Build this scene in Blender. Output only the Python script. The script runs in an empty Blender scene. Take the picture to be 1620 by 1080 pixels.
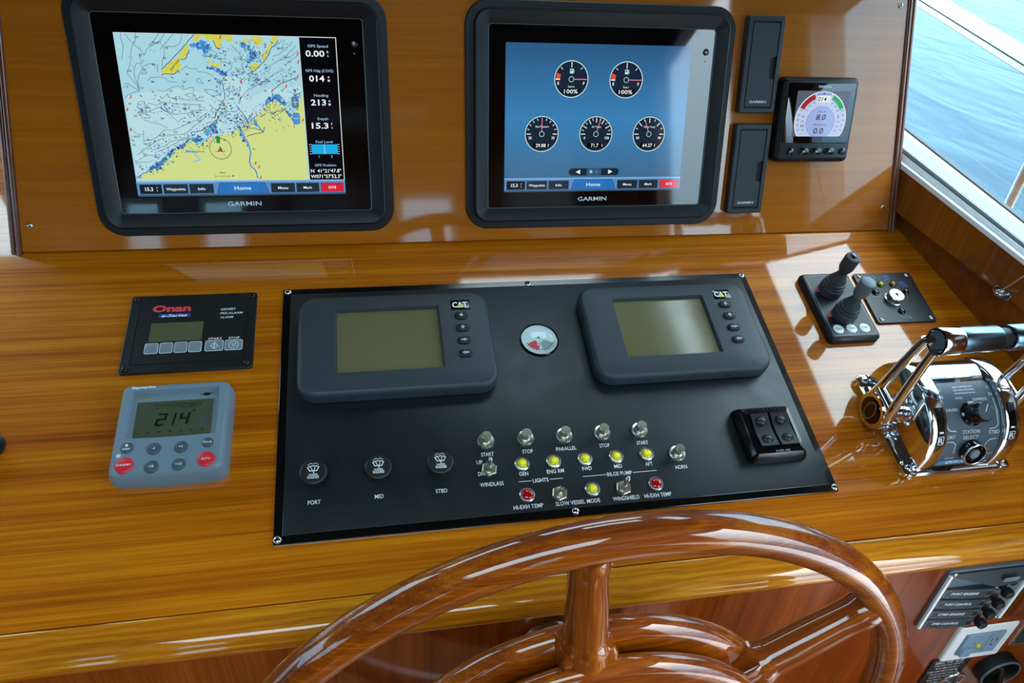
import bpy, bmesh, math, random
from mathutils import Matrix, Vector

scene = bpy.context.scene
COL = scene.collection
H = 1.05                                   # height of the dashboard's back edge above the cabin sole (m)
TILT = math.radians(18.6)                  # dashboard slope
LEAN = math.radians(56.268)                # instrument panel against the dashboard

# ------------------------------------------------------------------ camera
cam_data = bpy.data.cameras.new('camera')
cam_data.sensor_width = 36.0
cam_data.lens = 1162.04 / 1620 * 36.0
cam_data.clip_start = 0.02
cam = bpy.data.objects.new('camera', cam_data)
COL.objects.link(cam)
cam.matrix_world = Matrix((
    (0.982381, 0.050331, -0.179984, 0.446366),
    (-0.175871, 0.574743, -0.799212, -0.883432),
    (0.063219, 0.816784, 0.573469, 0.464977 + H),
    (0, 0, 0, 1)))
scene.camera = cam

# ------------------------------------------------------------------ sky and exposure
SKY = 16.0
world = bpy.data.worlds.new('overcast_sky')
scene.world = world
world.use_nodes = True
nt = world.node_tree
nt.nodes.clear()
wo = nt.nodes.new('ShaderNodeOutputWorld')
bg = nt.nodes.new('ShaderNodeBackground')
tc = nt.nodes.new('ShaderNodeTexCoord')
sep = nt.nodes.new('ShaderNodeSeparateXYZ')
rmp = nt.nodes.new('ShaderNodeValToRGB')
e = rmp.color_ramp.elements                 # overcast: brightest overhead, paler blue towards the horizon
e[0].position = 0.0; e[0].color = (0.20, 0.31, 0.39, 1)
e[1].position = 0.75; e[1].color = (1.0, 1.0, 1.0, 1)
k = e.new(0.30); k.color = (0.40, 0.53, 0.62, 1)
nt.links.new(tc.outputs['Generated'], sep.inputs[0])
nt.links.new(sep.outputs['Z'], rmp.inputs[0])
nt.links.new(rmp.outputs[0], bg.inputs[0])
bg.inputs[1].default_value = SKY
nt.links.new(bg.outputs[0], wo.inputs[0])
vs = scene.view_settings
vs.view_transform = 'Standard'
vs.look = 'None'
vs.exposure = 0.0
vs.gamma = 1.0
vs.use_curve_mapping = False

# ------------------------------------------------------------------ frames
T = Matrix.Translation
MD = T((0, 0, H)) @ Matrix.Rotation(TILT, 4, 'X')             # dashboard: x right, y towards the bow, z out of the wood
MP = MD @ Matrix.Rotation(LEAN, 4, 'X')                       # instrument panel: x right, y up the panel, z out
MF = T((0, -0.452, H)) @ Matrix.Rotation(math.pi / 2, 4, 'X')  # fascia under the dashboard: x right, y up, z towards the helmsman
MW = T((0, 0, H))

# ------------------------------------------------------------------ materials
def lin(h):
    h = h.lstrip('#')
    c = [int(h[i:i + 2], 16) / 255 for i in (0, 2, 4)]
    return tuple(x / 12.92 if x <= 0.04045 else ((x + 0.055) / 1.055) ** 2.4 for x in c) + (1.0,)

def new_mat(name):
    m = bpy.data.materials.new(name)
    m.use_nodes = True
    n = m.node_tree
    b = n.nodes['Principled BSDF']
    return m, n, b

def plain(name, col, rough=0.5, metal=0.0, coat=0.0, spec=0.5, bump=0.0, bscale=400.0, vary=0.0, coat_rough=0.03):
    m, n, b = new_mat(name)
    b.inputs['Base Color'].default_value = lin(col)
    b.inputs['Roughness'].default_value = rough
    b.inputs['Metallic'].default_value = metal
    b.inputs['Specular IOR Level'].default_value = spec
    b.inputs['Coat Weight'].default_value = coat
    b.inputs['Coat Roughness'].default_value = coat_rough
    t = n.nodes.new('ShaderNodeTexCoord')
    no = n.nodes.new('ShaderNodeTexNoise')
    no.inputs['Scale'].default_value = bscale
    no.inputs['Detail'].default_value = 3
    n.links.new(t.outputs['Object'], no.inputs['Vector'])
    if bump:
        bp = n.nodes.new('ShaderNodeBump')
        bp.inputs['Strength'].default_value = bump
        bp.inputs['Distance'].default_value = 0.0004
        n.links.new(no.outputs[0], bp.inputs['Height'])
        n.links.new(bp.outputs[0], b.inputs['Normal'])
    mr = n.nodes.new('ShaderNodeMapRange')                    # faint wear in the gloss
    mr.inputs['To Min'].default_value = max(0.0, rough - 0.04 - vary)
    mr.inputs['To Max'].default_value = min(1.0, rough + 0.04 + vary)
    n2 = n.nodes.new('ShaderNodeTexNoise')
    n2.inputs['Scale'].default_value = 35
    n.links.new(t.outputs['Object'], n2.inputs['Vector'])
    n.links.new(n2.outputs[0], mr.inputs['Value'])
    n.links.new(mr.outputs[0], b.inputs['Roughness'])
    return m

def glow(name, col, strength=1.0, rough=0.06, base='#05070a', spec=0.5):
    m, n, b = new_mat(name)                                   # a lit display behind glossy glass
    b.inputs['Base Color'].default_value = lin(base)
    b.inputs['Roughness'].default_value = rough
    b.inputs['Specular IOR Level'].default_value = spec
    b.inputs['Emission Color'].default_value = lin(col)
    b.inputs['Emission Strength'].default_value = strength
    return m

def wood(name, dark, mid, light, axis='X', gloss=0.06, fine=1.0, streak=0.5, bump=0.06, coat=1.0, figure=0.0, spec=0.1):
    m, n, b = new_mat(name)
    L = n.links.new
    t = n.nodes.new('ShaderNodeTexCoord')
    def mapping(sx, sy, sz):
        mp = n.nodes.new('ShaderNodeMapping')
        mp.inputs['Scale'].default_value = (sx, sy, sz)
        L(t.outputs['Object'], mp.inputs[0])
        return mp
    def sc(along, across):
        return (along, across, across) if axis == 'X' else ((across, along, across) if axis == 'Y' else (across, across, along))
    def noise(scl, det=4, rough=0.6, dist=0.0):
        no = n.nodes.new('ShaderNodeTexNoise')
        no.inputs['Scale'].default_value = 1.0
        no.inputs['Detail'].default_value = det
        no.inputs['Roughness'].default_value = rough
        no.inputs['Distortion'].default_value = dist
        L(mapping(*scl).outputs[0], no.inputs['Vector'])
        return no
    a1 = noise(sc(0.8, 38 * fine), 5, 0.62, 0.15)
    a2 = noise(sc(2.2, 190 * fine), 4, 0.65, 0.1)
    a3 = noise(sc(11, 900 * fine), 2, 0.5)
    a4 = noise(sc(0.9, 5), 2, 0.5)
    def mixv(x, y, f):
        mx = n.nodes.new('ShaderNodeMix')
        mx.inputs['Factor'].default_value = f
        L(x, mx.inputs['A']); L(y, mx.inputs['B'])
        return mx.outputs['Result']
    v = mixv(a1.outputs[0], a2.outputs[0], 0.45)
    v = mixv(v, a3.outputs[0], 0.22)
    v = mixv(v, a4.outputs[0], 0.18)
    if figure:
        w = n.nodes.new('ShaderNodeTexWave')
        w.inputs['Scale'].default_value = 1.0
        w.inputs['Distortion'].default_value = 9.0
        w.inputs['Detail'].default_value = 3.0
        w.inputs['Detail Scale'].default_value = 1.6
        w.bands_direction = 'Y' if axis == 'X' else 'X'
        L(mapping(*sc(6, 40)).outputs[0], w.inputs['Vector'])
        v = mixv(v, w.outputs['Fac'], figure)
    r = n.nodes.new('ShaderNodeValToRGB')
    e = r.color_ramp.elements
    e[0].position = 0.5 - 0.16 / streak * 0.5; e[0].color = lin(dark)
    e[1].position = 0.5 + 0.16 / streak * 0.5; e[1].color = lin(light)
    k = e.new(0.5); k.color = lin(mid)
    L(v, r.inputs[0])
    L(r.outputs[0], b.inputs['Base Color'])
    b.inputs['Roughness'].default_value = 0.45
    b.inputs['Specular IOR Level'].default_value = spec
    b.inputs['Coat Weight'].default_value = coat
    b.inputs['Coat Roughness'].default_value = gloss
    b.inputs['Coat IOR'].default_value = 1.6
    bp = n.nodes.new('ShaderNodeBump')
    bp.inputs['Strength'].default_value = bump
    bp.inputs['Distance'].default_value = 0.0006
    L(v, bp.inputs['Height'])
    L(bp.outputs[0], b.inputs['Normal'])
    bp2 = n.nodes.new('ShaderNodeBump')
    bp2.inputs['Strength'].default_value = bump * 0.35
    bp2.inputs['Distance'].default_value = 0.0004
    L(a2.outputs[0], bp2.inputs['Height'])
    L(bp2.outputs[0], b.inputs['Coat Normal'])
    return m

def glass_mat(name, tint=(1, 1, 1), ior=1.45):
    m = bpy.data.materials.new(name)
    m.use_nodes = True
    n = m.node_tree
    n.nodes.clear()
    o = n.nodes.new('ShaderNodeOutputMaterial')
    tr = n.nodes.new('ShaderNodeBsdfTransparent')
    tr.inputs[0].default_value = tint + (1,)
    g = n.nodes.new('ShaderNodeBsdfGlossy')
    g.inputs['Roughness'].default_value = 0.0
    f = n.nodes.new('ShaderNodeFresnel')
    f.inputs[0].default_value = ior
    mx = n.nodes.new('ShaderNodeMixShader')
    ge = n.nodes.new('ShaderNodeNewGeometry')                 # only the face that light enters mirrors
    mu = n.nodes.new('ShaderNodeMath'); mu.operation = 'SUBTRACT'; mu.use_clamp = True
    n.links.new(f.outputs[0], mu.inputs[0]); n.links.new(ge.outputs['Backfacing'], mu.inputs[1])
    n.links.new(mu.outputs[0], mx.inputs[0])
    n.links.new(tr.outputs[0], mx.inputs[1])
    n.links.new(g.outputs[0], mx.inputs[2])
    n.links.new(mx.outputs[0], o.inputs[0])
    return m

M = {}
M['teak'] = wood('varnished_teak_veneer', '#843c00', '#b05e02', '#ce7e0a', 'X', gloss=0.05, fine=1.25, streak=0.8)
M['teak_panel'] = wood('varnished_teak_panel', '#9a5002', '#b26306', '#c47610', 'X', gloss=0.045, fine=1.5, streak=0.45, bump=0.045)
M['teak_edge'] = wood('varnished_teak_edging', '#9a5002', '#bc7008', '#d8921c', 'X', gloss=0.04, fine=0.8, streak=0.7, bump=0.04, figure=0.08)
M['mahogany'] = wood('varnished_mahogany', '#3c1000', '#7e3600', '#b06004', 'X', gloss=0.02, fine=0.7, streak=0.6, bump=0.0)
M['mahogany_spoke'] = wood('varnished_mahogany_spoke', '#3c1000', '#7e3600', '#b06004', 'Z', gloss=0.02, fine=0.7, streak=0.6, bump=0.0)
M['fascia'] = wood('varnished_mahogany_fascia', '#5e1e02', '#883804', '#a8520c', 'Y', gloss=0.08, fine=0.9, streak=0.6)
M['wall'] = wood('varnished_teak_wall', '#5a2a08', '#74390c', '#8a4a14', 'Z', gloss=0.12, fine=0.8, streak=0.6)
M['trim'] = wood('varnished_dark_moulding', '#4a1f06', '#6a300a', '#8a4612', 'Y', gloss=0.04, fine=1.0, streak=0.6)
M['sill'] = wood('varnished_teak_sill', '#6a3408', '#84440c', '#9a5616', 'Y', gloss=0.08, fine=0.8, streak=0.6)
M['black_satin'] = plain('black_satin_plastic', '#0b0d0f', 0.42, bump=0.06, bscale=1500)
M['black_gloss'] = plain('black_gloss_plastic', '#08090a', 0.14)
M['black_rubber'] = plain('black_rubber', '#0a0c0d', 0.5)
M['black_plate'] = plain('black_anodised_plate', '#0a1318', 0.42, bump=0.04, bscale=2500, vary=0.05)
M['black_edge'] = plain('black_gloss_edge', '#07090a', 0.16)
M['bezel'] = plain('charcoal_bezel', '#0c0f12', 0.46, bump=0.05, bscale=1800, spec=0.4)
M['card'] = plain('slate_plastic', '#1b2228', 0.45, bump=0.04, bscale=1800)
M['dark_gap'] = plain('black_gap', '#020202', 0.7)
M['glass_black'] = plain('black_display_glass', '#030405', 0.035, spec=0.6)
M['slate'] = plain('slate_grey_plastic', '#2b353c', 0.5, bump=0.05, bscale=2200)
M['slate_light'] = plain('light_slate_edge', '#5a6b75', 0.4)
M['ray_grey'] = plain('blue_grey_plastic', '#6e8290', 0.45, bump=0.04, bscale=1800)
M['ray_inner'] = plain('pale_blue_grey_plastic', '#7d919e', 0.4)
M['ray_button'] = plain('dark_slate_rubber_button', '#3c4a56', 0.5)
M['red_button'] = plain('red_rubber_button', '#d01c2c', 0.45)
M['chrome'] = plain('polished_chrome', '#e2e7ea', 0.09, metal=1.0)
M['steel'] = plain('satin_steel', '#d2d3ce', 0.27, metal=0.95)
M['steel_dull'] = plain('dull_nickel', '#bcb6a4', 0.3, metal=0.95)
M['grip'] = plain('gunmetal_grip', '#6f8496', 0.24, metal=1.0)
M['slate_sheet'] = plain('dark_slate_sheet', '#28323c', 0.35)
M['boot'] = plain('grey_rubber_boot', '#33393b', 0.6)
M['boot_cap'] = plain('grey_plastic_cap', '#59646a', 0.45)
M['membrane'] = plain('grey_membrane_button', '#70818d', 0.4)
M['lcd_dark'] = plain('dark_olive_lcd', '#5a5a42', 0.12, spec=0.5)
M['lcd_cat'] = plain('olive_lcd', '#6c6546', 0.10, spec=0.5)
M['lcd_ray'] = plain('grey_green_lcd', '#4a513e', 0.10, spec=0.5)
M['ink_white'] = plain('white_ink', '#e8ecee', 0.5)
M['ink_grey'] = plain('grey_ink', '#8a97a0', 0.5)
M['ink_dark'] = plain('dark_ink', '#101412', 0.5)
M['ink_lcd'] = plain('lcd_segments', '#080a05', 0.3)
M['ink_faint'] = plain('faint_lcd_segments', '#262b1e', 0.3)
M['ink_red'] = plain('red_ink', '#e0404a', 0.5)
M['ink_blue'] = plain('blue_ink', '#1c3f8f', 0.5)
M['ink_cyan'] = plain('cyan_ink', '#2aa7e0', 0.5)
M['ink_yellow'] = plain('yellow_ink', '#f2d21c', 0.5)
M['ink_olive'] = plain('olive_ink', '#7c7a58', 0.5)
M['lens_yellow'] = plain('yellow_lens', '#c6c010', 0.12, coat=0.6)
M['lens_yellow_core'] = glow('lit_yellow_lens', '#f4ec1e', 0.35, base='#c8c010')
M['lens_red'] = plain('red_lens', '#a30a10', 0.08, coat=0.8)
M['lens_green'] = plain('green_lens', '#9aa81a', 0.12, coat=0.6)
M['lens_amber'] = plain('amber_lens', '#a8702a', 0.12, coat=0.6)
M['lens_dark'] = plain('dark_lens', '#0a0c0c', 0.08, coat=0.8)
M['lens_garnet'] = plain('garnet_lens', '#4a0c10', 0.1, coat=0.8)
M['white_gel'] = plain('white_gelcoat', '#e9eef0', 0.35, coat=0.4)
M['white_frame'] = plain('white_painted_aluminium', '#f0f4f4', 0.4)
M['grey_seal'] = plain('grey_window_channel', '#8d9aa0', 0.5)
M['dark_seal'] = plain('dark_rubber_seal', '#3a3f40', 0.6)
M['headliner'] = plain('dark_teak_headliner', '#4a3a28', 0.7)
M['cream'] = plain('cream_cabin_wall', '#b9a88c', 0.6)
M['sole'] = wood('cabin_sole', '#5a3412', '#7a4a1c', '#94602c', 'Y', gloss=0.2, fine=0.5)
M['pane'] = glass_mat('tinted_window_glass', (0.62, 0.72, 0.76))
M['outlet'] = plain('blue_grey_outlet', '#7f9bb0', 0.4)
M['cord'] = plain('tan_cord', '#b98c74', 0.7)
M['gauge_face'] = plain('pale_gauge_face', '#c4d2d2', 0.25)

# ------------------------------------------------------------------ mesh helpers
def rrpts(w, h, r, n=5, cx=0.0, cy=0.0):
    r = max(min(r, w / 2 - 1e-5, h / 2 - 1e-5), 1e-5)
    out = []
    for k, (sx, sy) in enumerate(((1, 1), (-1, 1), (-1, -1), (1, -1))):
        for i in range(n + 1):
            a = math.pi / 2 * (k + i / n)
            out.append((cx + sx * (w / 2 - r) + r * math.cos(a), cy + sy * (h / 2 - r) + r * math.sin(a)))
    return out

class MB:
    def __init__(self):
        self.v = []; self.f = []; self.m = []
    def add(self, vs_, fs, mat=0):
        o = len(self.v)
        self.v += [tuple(p) for p in vs_]
        self.f += [tuple(i + o for i in q) for q in fs]
        self.m += [mat] * len(fs)
        return self
    def loft(self, rings, cap0=True, cap1=True, mat=0, closed=True):
        n = len(rings[0]); vs_ = [p for r in rings for p in r]; fs = []
        for k in range(len(rings) - 1):
            for i in range(n if closed else n - 1):
                j = (i + 1) % n
                fs.append((k * n + i, k * n + j, (k + 1) * n + j, (k + 1) * n + i))
        if cap0: fs.append(tuple(reversed(range(n))))
        if cap1: fs.append(tuple(range((len(rings) - 1) * n, len(rings) * n)))
        return self.add(vs_, fs, mat)
    def rr(self, w, h, r, prof, cx=0.0, cy=0.0, n=5, cap0=True, cap1=True, mat=0):
        rings = []
        for ins, z in prof:
            rings.append([(x, y, z) for x, y in rrpts(w - 2 * ins, h - 2 * ins, max(r - ins, 0.0004), n, cx, cy)])
        return self.loft(rings, cap0, cap1, mat)
    def box(self, x0, x1, y0, y1, z0, z1, mat=0):
        return self.add([(x0, y0, z0), (x1, y0, z0), (x1, y1, z0), (x0, y1, z0), (x0, y0, z1), (x1, y0, z1), (x1, y1, z1), (x0, y1, z1)],
                        [(3, 2, 1, 0), (4, 5, 6, 7), (0, 1, 5, 4), (1, 2, 6, 5), (2, 3, 7, 6), (3, 0, 4, 7)], mat)
    def prism(self, pts, z0, z1, bev=0.0, mat=0):
        n = len(pts)
        rings = [[(x, y, z0) for x, y in pts]]
        if bev:
            cx = sum(p[0] for p in pts) / n; cy = sum(p[1] for p in pts) / n
            rings.append([(x, y, z1 - bev) for x, y in pts])
            q = []
            for i in range(n):
                (xa, ya), (xb, yb), (xc, yc) = pts[i - 1], pts[i], pts[(i + 1) % n]
                d1 = Vector((xb - xa, yb - ya)).normalized(); d2 = Vector((xc - xb, yc - yb)).normalized()
                nn = Vector((-d1.y - d2.y, d1.x + d2.x))
                nn = nn.normalized() / max(0.4, math.sqrt(max(0.16, (1 + d1.dot(d2)) / 2)))
                q.append((xb + nn.x * bev, yb + nn.y * bev, z1))
            rings.append(q)
        else:
            rings.append([(x, y, z1) for x, y in pts])
        return self.loft(rings, True, True, mat)
    def extrude_x(self, yz, x0, x1, mat=0, x0b=None, x1b=None):
        return self.loft([[(x0, y, z) for y, z in yz], [(x1, y, z) for y, z in yz]], True, True, mat)
    def lathe(self, prof, n=24, cx=0.0, cy=0.0, cap0=True, cap1=True, mat=0, axis=None, squash=1.0):
        rings = []
        for r, z in prof:
            ring = [Vector((max(r, 1e-5) * math.cos(2 * math.pi * i / n), squash * max(r, 1e-5) * math.sin(2 * math.pi * i / n), z)) for i in range(n)]
            if axis is not None: ring = [axis @ p for p in ring]
            rings.append([(p.x + cx, p.y + cy, p.z) for p in ring])
        return self.loft(rings, cap0, cap1, mat)
    def tube(self, path, rad, n=10, mat=0, closed=False, cap=True):
        P_ = [Vector(p) for p in path]; N = len(P_)
        rs = rad if isinstance(rad, (list, tuple)) else [rad] * N
        rings = []; up = None
        for i in range(N):
            if closed: d = P_[(i + 1) % N] - P_[i - 1]
            else: d = P_[min(i + 1, N - 1)] - P_[max(i - 1, 0)]
            d.normalize()
            if up is None:
                up = Vector((0, 0, 1)) if abs(d.z) < 0.9 else Vector((1, 0, 0))
            s = d.cross(up).normalized(); up = s.cross(d).normalized()
            rings.append([tuple(P_[i] + (s * math.cos(2 * math.pi * k / n) + up * math.sin(2 * math.pi * k / n)) * rs[i]) for k in range(n)])
        if closed: rings.append(rings[0])
        return self.loft(rings, cap and not closed, cap and not closed, mat)
    def mesh(self, name, mats, smooth=40, recalc=True):
        me = bpy.data.meshes.new(name)
        me.from_pydata(self.v, [], self.f)
        for m in (mats if isinstance(mats, (list, tuple)) else [mats]): me.materials.append(m)
        me.polygons.foreach_set('material_index', self.m)
        if recalc:
            bm = bmesh.new(); bm.from_mesh(me)
            bmesh.ops.remove_doubles(bm, verts=bm.verts, dist=1e-6)
            bmesh.ops.recalc_face_normals(bm, faces=bm.faces)
            bm.to_mesh(me); bm.free()
        if smooth:
            me.polygons.foreach_set('use_smooth', [True] * len(me.polygons))
            me.set_sharp_from_angle(angle=math.radians(smooth))
        me.update()
        return me
    def build(self, name, mats, parent=None, mw=None, smooth=40, recalc=True, label=None):
        return link(name, self.mesh(name, mats, smooth, recalc), parent, mw, label)

def link(name, me, parent=None, mw=None, label=None):
    o = bpy.data.objects.new(name, me)
    COL.objects.link(o)
    if parent is not None: o.parent = parent
    if mw is not None:
        if parent is not None: o.matrix_local = mw
        else: o.matrix_world = mw
    if label: o['label'] = label
    return o

def thing(name, label, cat, mw, group=None):
    o = bpy.data.objects.new(name, None)
    o.empty_display_size = 0.02
    COL.objects.link(o)
    o.matrix_world = mw
    o['label'] = label; o['category'] = cat
    if group: o['group'] = group
    return o

def tag(o, label, cat, group=None):
    o['label'] = label; o['category'] = cat
    if group: o['group'] = group
    return o

def struct(o):
    o['kind'] = 'structure'
    return o

_tcache = {}
def text_geo(s, bold=0.0, shear=0.0):
    key = (s, bold, shear)
    if key in _tcache: return _tcache[key]
    cu = bpy.data.curves.new('lettering', 'FONT')
    cu.body = s; cu.size = 1.0; cu.resolution_u = 2
    cu.offset = bold; cu.shear = shear
    cu.fill_mode = 'FRONT'
    ob = bpy.data.objects.new('lettering', cu)
    me = bpy.data.meshes.new_from_object(ob)
    vs_ = [(v.co.x, v.co.y) for v in me.vertices]
    fs = [tuple(p.vertices) for p in me.polygons]
    bpy.data.objects.remove(ob); bpy.data.curves.remove(cu); bpy.data.meshes.remove(me)
    x0 = min(v[0] for v in vs_); x1 = max(v[0] for v in vs_)
    y0 = min(v[1] for v in vs_); y1 = max(v[1] for v in vs_)
    _tcache[key] = (vs_, fs, x0, x1, y0, y1)
    return _tcache[key]

class Print(MB):
    """flat print: coloured shapes laid on a surface, lifted by hairline layers"""
    def __init__(self, z=0.0, o=(0.0, 0.0), k=0.001, step=0.000015):
        super().__init__()
        self.names = []; self.z = z; self.step = step; self.o = o; self.k = k
    def add(self, vs_, fs, mat=0):
        return MB.add(self, [(self.o[0] + x * self.k, self.o[1] + y * self.k, z) for x, y, z in vs_], fs, mat)
    def zz(self):
        self.z += self.step
        return self.z
    def mi(self, c): 
        if c not in self.names: self.names.append(c)
        return self.names.index(c)
    def poly(self, pts, c, z=None):
        z = self.zz() if z is None else z
        pts = [p for i, p in enumerate(pts) if p != pts[i - 1]]
        from mathutils.geometry import tessellate_polygon
        tris = tessellate_polygon([[Vector((x, y, 0)) for x, y in pts]])
        fs = []
        for t_ in tris:
            (ax, ay), (bx, by), (cx, cy) = (pts[i] for i in t_)
            fs.append(t_ if (bx - ax) * (cy - ay) - (by - ay) * (cx - ax) > 0 else t_[::-1])
        self.add([(x, y, z) for x, y in pts], fs, self.mi(c))
    def rect(self, x0, x1, y0, y1, c):
        z = self.zz()
        self.add([(x0, y0, z), (x1, y0, z), (x1, y1, z), (x0, y1, z)], [(0, 1, 2, 3)], self.mi(c))
    def rrect(self, cx, cy, w, h, r, c):
        self.poly(rrpts(w, h, r, 4, cx, cy), c)
    def frame(self, cx, cy, w, h, r, t, c):
        z = self.zz(); a = rrpts(w, h, r, 4, cx, cy); b = rrpts(w - 2 * t, h - 2 * t, max(r - t, 1e-4), 4, cx, cy); n = len(a)
        self.add([(x, y, z) for x, y in a + b], [(i, (i + 1) % n, n + (i + 1) % n, n + i) for i in range(n)], self.mi(c))
    def disc(self, cx, cy, r, c, n=24, sy=1.0):
        self.poly([(cx + r * math.cos(2 * math.pi * i / n), cy + sy * r * math.sin(2 * math.pi * i / n)) for i in range(n)], c)
    def arc(self, cx, cy, r0, r1, a0, a1, c, n=None):
        n = n or max(3, int(abs(a1 - a0) / 8)); z = self.zz(); vs_ = []
        for i in range(n + 1):
            a = math.radians(a0 + (a1 - a0) * i / n)
            vs_ += [(cx + r1 * math.cos(a), cy + r1 * math.sin(a), z), (cx + r0 * math.cos(a), cy + r0 * math.sin(a), z)]
        self.add(vs_, [(2 * i, 2 * i + 2, 2 * i + 3, 2 * i + 1) if a1 > a0 else (2 * i, 2 * i + 1, 2 * i + 3, 2 * i + 2) for i in range(n)], self.mi(c))
    def line(self, pts, w, c):
        z = self.zz(); k = self.mi(c)
        for (xa, ya), (xb, yb) in zip(pts, pts[1:]):
            d = Vector((xb - xa, yb - ya))
            if d.length < 1e-7: continue
            d.normalize(); e = d * w * 0.3
            nx, ny = -d.y * w / 2, d.x * w / 2
            self.add([(xa - e.x - nx, ya - e.y - ny, z), (xb + e.x - nx, yb + e.y - ny, z), (xb + e.x + nx, yb + e.y + ny, z), (xa - e.x + nx, ya - e.y + ny, z)], [(0, 1, 2, 3)], k)
    def text(self, s, cx, cy, h, c, w=None, bold=0.0, shear=0.0, ang=0.0, align='C', cap=True):
        vs_, fs, x0, x1, y0, y1 = text_geo(s, bold, shear)
        ref = text_geo('H', bold, 0.0)
        ky = h / (ref[5] - ref[4]) if cap else h / (y1 - y0)
        kx = w / (x1 - x0) if w else ky
        mx = {'C': (x0 + x1) / 2, 'L': x0, 'R': x1}[align]
        my = (ref[4] + ref[5]) / 2 if cap else (y0 + y1) / 2
        z = self.zz(); ca, sa = math.cos(ang), math.sin(ang); o = []
        for x, y in vs_:
            X = (x - mx) * kx; Y = (y - my) * ky
            o.append((cx + X * ca - Y * sa, cy + X * sa + Y * ca, z))
        self.add(o, fs, self.mi(c))
    def strokes(self, cx, cy, w, h, c, seed=1):
        """a row of print too small to read in the photograph: letter-sized strokes only"""
        r = random.Random(seed); x = cx - w / 2; z = self.zz(); k = self.mi(c); left = r.randint(3, 7)
        while x < cx + w / 2 - h * 0.4:
            lw = h * r.uniform(0.35, 0.6); y0 = cy - h / 2; t = h * 0.2
            for q in r.choice((((0, lw, y0, y0 + t), (0, t, y0, y0 + h)), ((0, t, y0, y0 + h), (0, lw, y0 + h - t, y0 + h)), ((lw / 2 - t / 2, lw / 2 + t / 2, y0, y0 + h),), ((0, lw, cy - t / 2, cy + t / 2), (lw - t, lw, y0, y0 + h)), ((0, t, y0, y0 + h), (lw - t, lw, y0, y0 + h)))):
                self.add([(x + q[0], q[2], z), (x + q[1], q[2], z), (x + q[1], q[3], z), (x + q[0], q[3], z)], [(0, 1, 2, 3)], k)
            x += lw + h * 0.18; left -= 1
            if left == 0: x += h * 0.5; left = r.randint(3, 7)
    def done(self, name, parent, label=None):
        return self.build(name, [M[c] for c in self.names], parent, smooth=0, recalc=False, label=label)

def children(o): return [c for c in bpy.data.objects if c.parent == o]

# a cross-head screw, shared by every panel
def screw_mesh(r=0.0035, mat='steel'):
    b = MB()
    b.lathe([(r, 0), (r, r * 0.25), (r * 0.8, r * 0.5), (r * 0.4, r * 0.62), (0.0, r * 0.65)], 14, cap1=False)
    for w, l in ((0.12, 0.5), (0.5, 0.12)):
        b.box(-r * w, r * w, -r * l, r * l, r * 0.55, r * 0.68, 1)
    return b.mesh('screw', [M[mat], M['dark_gap']], 40)
SCREW = screw_mesh()
SCREW_BIG = screw_mesh(0.0042, 'chrome')
SCREW_BLACK = screw_mesh(0.0034, 'black_gloss')
def screws(parent, pts, z, me=None):
    for i, (x, y) in enumerate(pts):
        link('screw', me or SCREW, parent, T((x, y, z)) @ Matrix.Rotation(0.5 + 0.9 * i, 4, 'Z'))
# window openings as (x0, x1, y0, y1) in each wall's own frame; heights count from the dashboard's back edge
FRONT_HOLES = [(-1.6, -0.36, 0.04, 0.63), (-0.26, 0.34, 0.04, 0.48), (0.44, 1.10, 0.04, 0.48)]      # measured up the raked windscreen
LEFT_HOLES = [(-2.3, -1.3, 0.0, 0.55), (-0.9, 0.30, 0.0, 0.45)]
AFT_HOLES = [(-0.86, -0.58, -0.4, 0.36), (0.13, 0.34, -0.4, 0.36), (0.50, 0.68, -0.4, 0.36)]
HATCHES = [(-0.15, 0.85, -1.75, -1.05), (0.66, 1.10, 0.14, 0.42)]                                   # overhead, the first unseen and added to brighten the dashboard; as (x0, x1, y0, y1)
# ================================================================== THE SETTING
# ---- sea
def sea_material():
    m, n, b = new_mat('rippled_sea_water')
    L = n.links.new
    b.inputs['Base Color'].default_value = (0.003, 0.022, 0.042, 1)
    b.inputs['Specular IOR Level'].default_value = 0.12
    b.inputs['Roughness'].default_value = 0.05
    b.inputs['IOR'].default_value = 1.33
    t = n.nodes.new('ShaderNodeTexCoord')
    mp = n.nodes.new('ShaderNodeMapping')
    mp.inputs['Scale'].default_value = (1.3, 0.55, 1)
    mp.inputs['Rotation'].default_value = (0, 0, 0.5)
    L(t.outputs['Object'], mp.inputs[0])
    a = n.nodes.new('ShaderNodeTexNoise'); a.inputs['Scale'].default_value = 0.9; a.inputs['Detail'].default_value = 2.0; a.inputs['Distortion'].default_value = 0.8
    c = n.nodes.new('ShaderNodeTexNoise'); c.inputs['Scale'].default_value = 4.0; c.inputs['Detail'].default_value = 2.0
    L(mp.outputs[0], a.inputs['Vector']); L(mp.outputs[0], c.inputs['Vector'])
    ad = n.nodes.new('ShaderNodeMath'); ad.operation = 'MULTIPLY_ADD'; ad.inputs[1].default_value = 0.12
    L(c.outputs[0], ad.inputs[0]); L(a.outputs[0], ad.inputs[2])
    bp = n.nodes.new('ShaderNodeBump'); bp.inputs['Strength'].default_value = 0.22; bp.inputs['Distance'].default_value = 0.25
    L(ad.outputs[0], bp.inputs['Height']); L(bp.outputs[0], b.inputs['Normal'])
    return m
M['sea'] = sea_material()
b = MB()
NS = 24
b.add([(-90 + 180 * i / NS, -90 + 180 * j / NS, 0) for j in range(NS + 1) for i in range(NS + 1)],
      [(j * (NS + 1) + i, j * (NS + 1) + i + 1, (j + 1) * (NS + 1) + i + 1, (j + 1) * (NS + 1) + i) for j in range(NS) for i in range(NS)])
o = b.build('sea_water', M['sea'], mw=T((0, 0, -0.8)), recalc=False)
o['kind'] = 'stuff'
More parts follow.
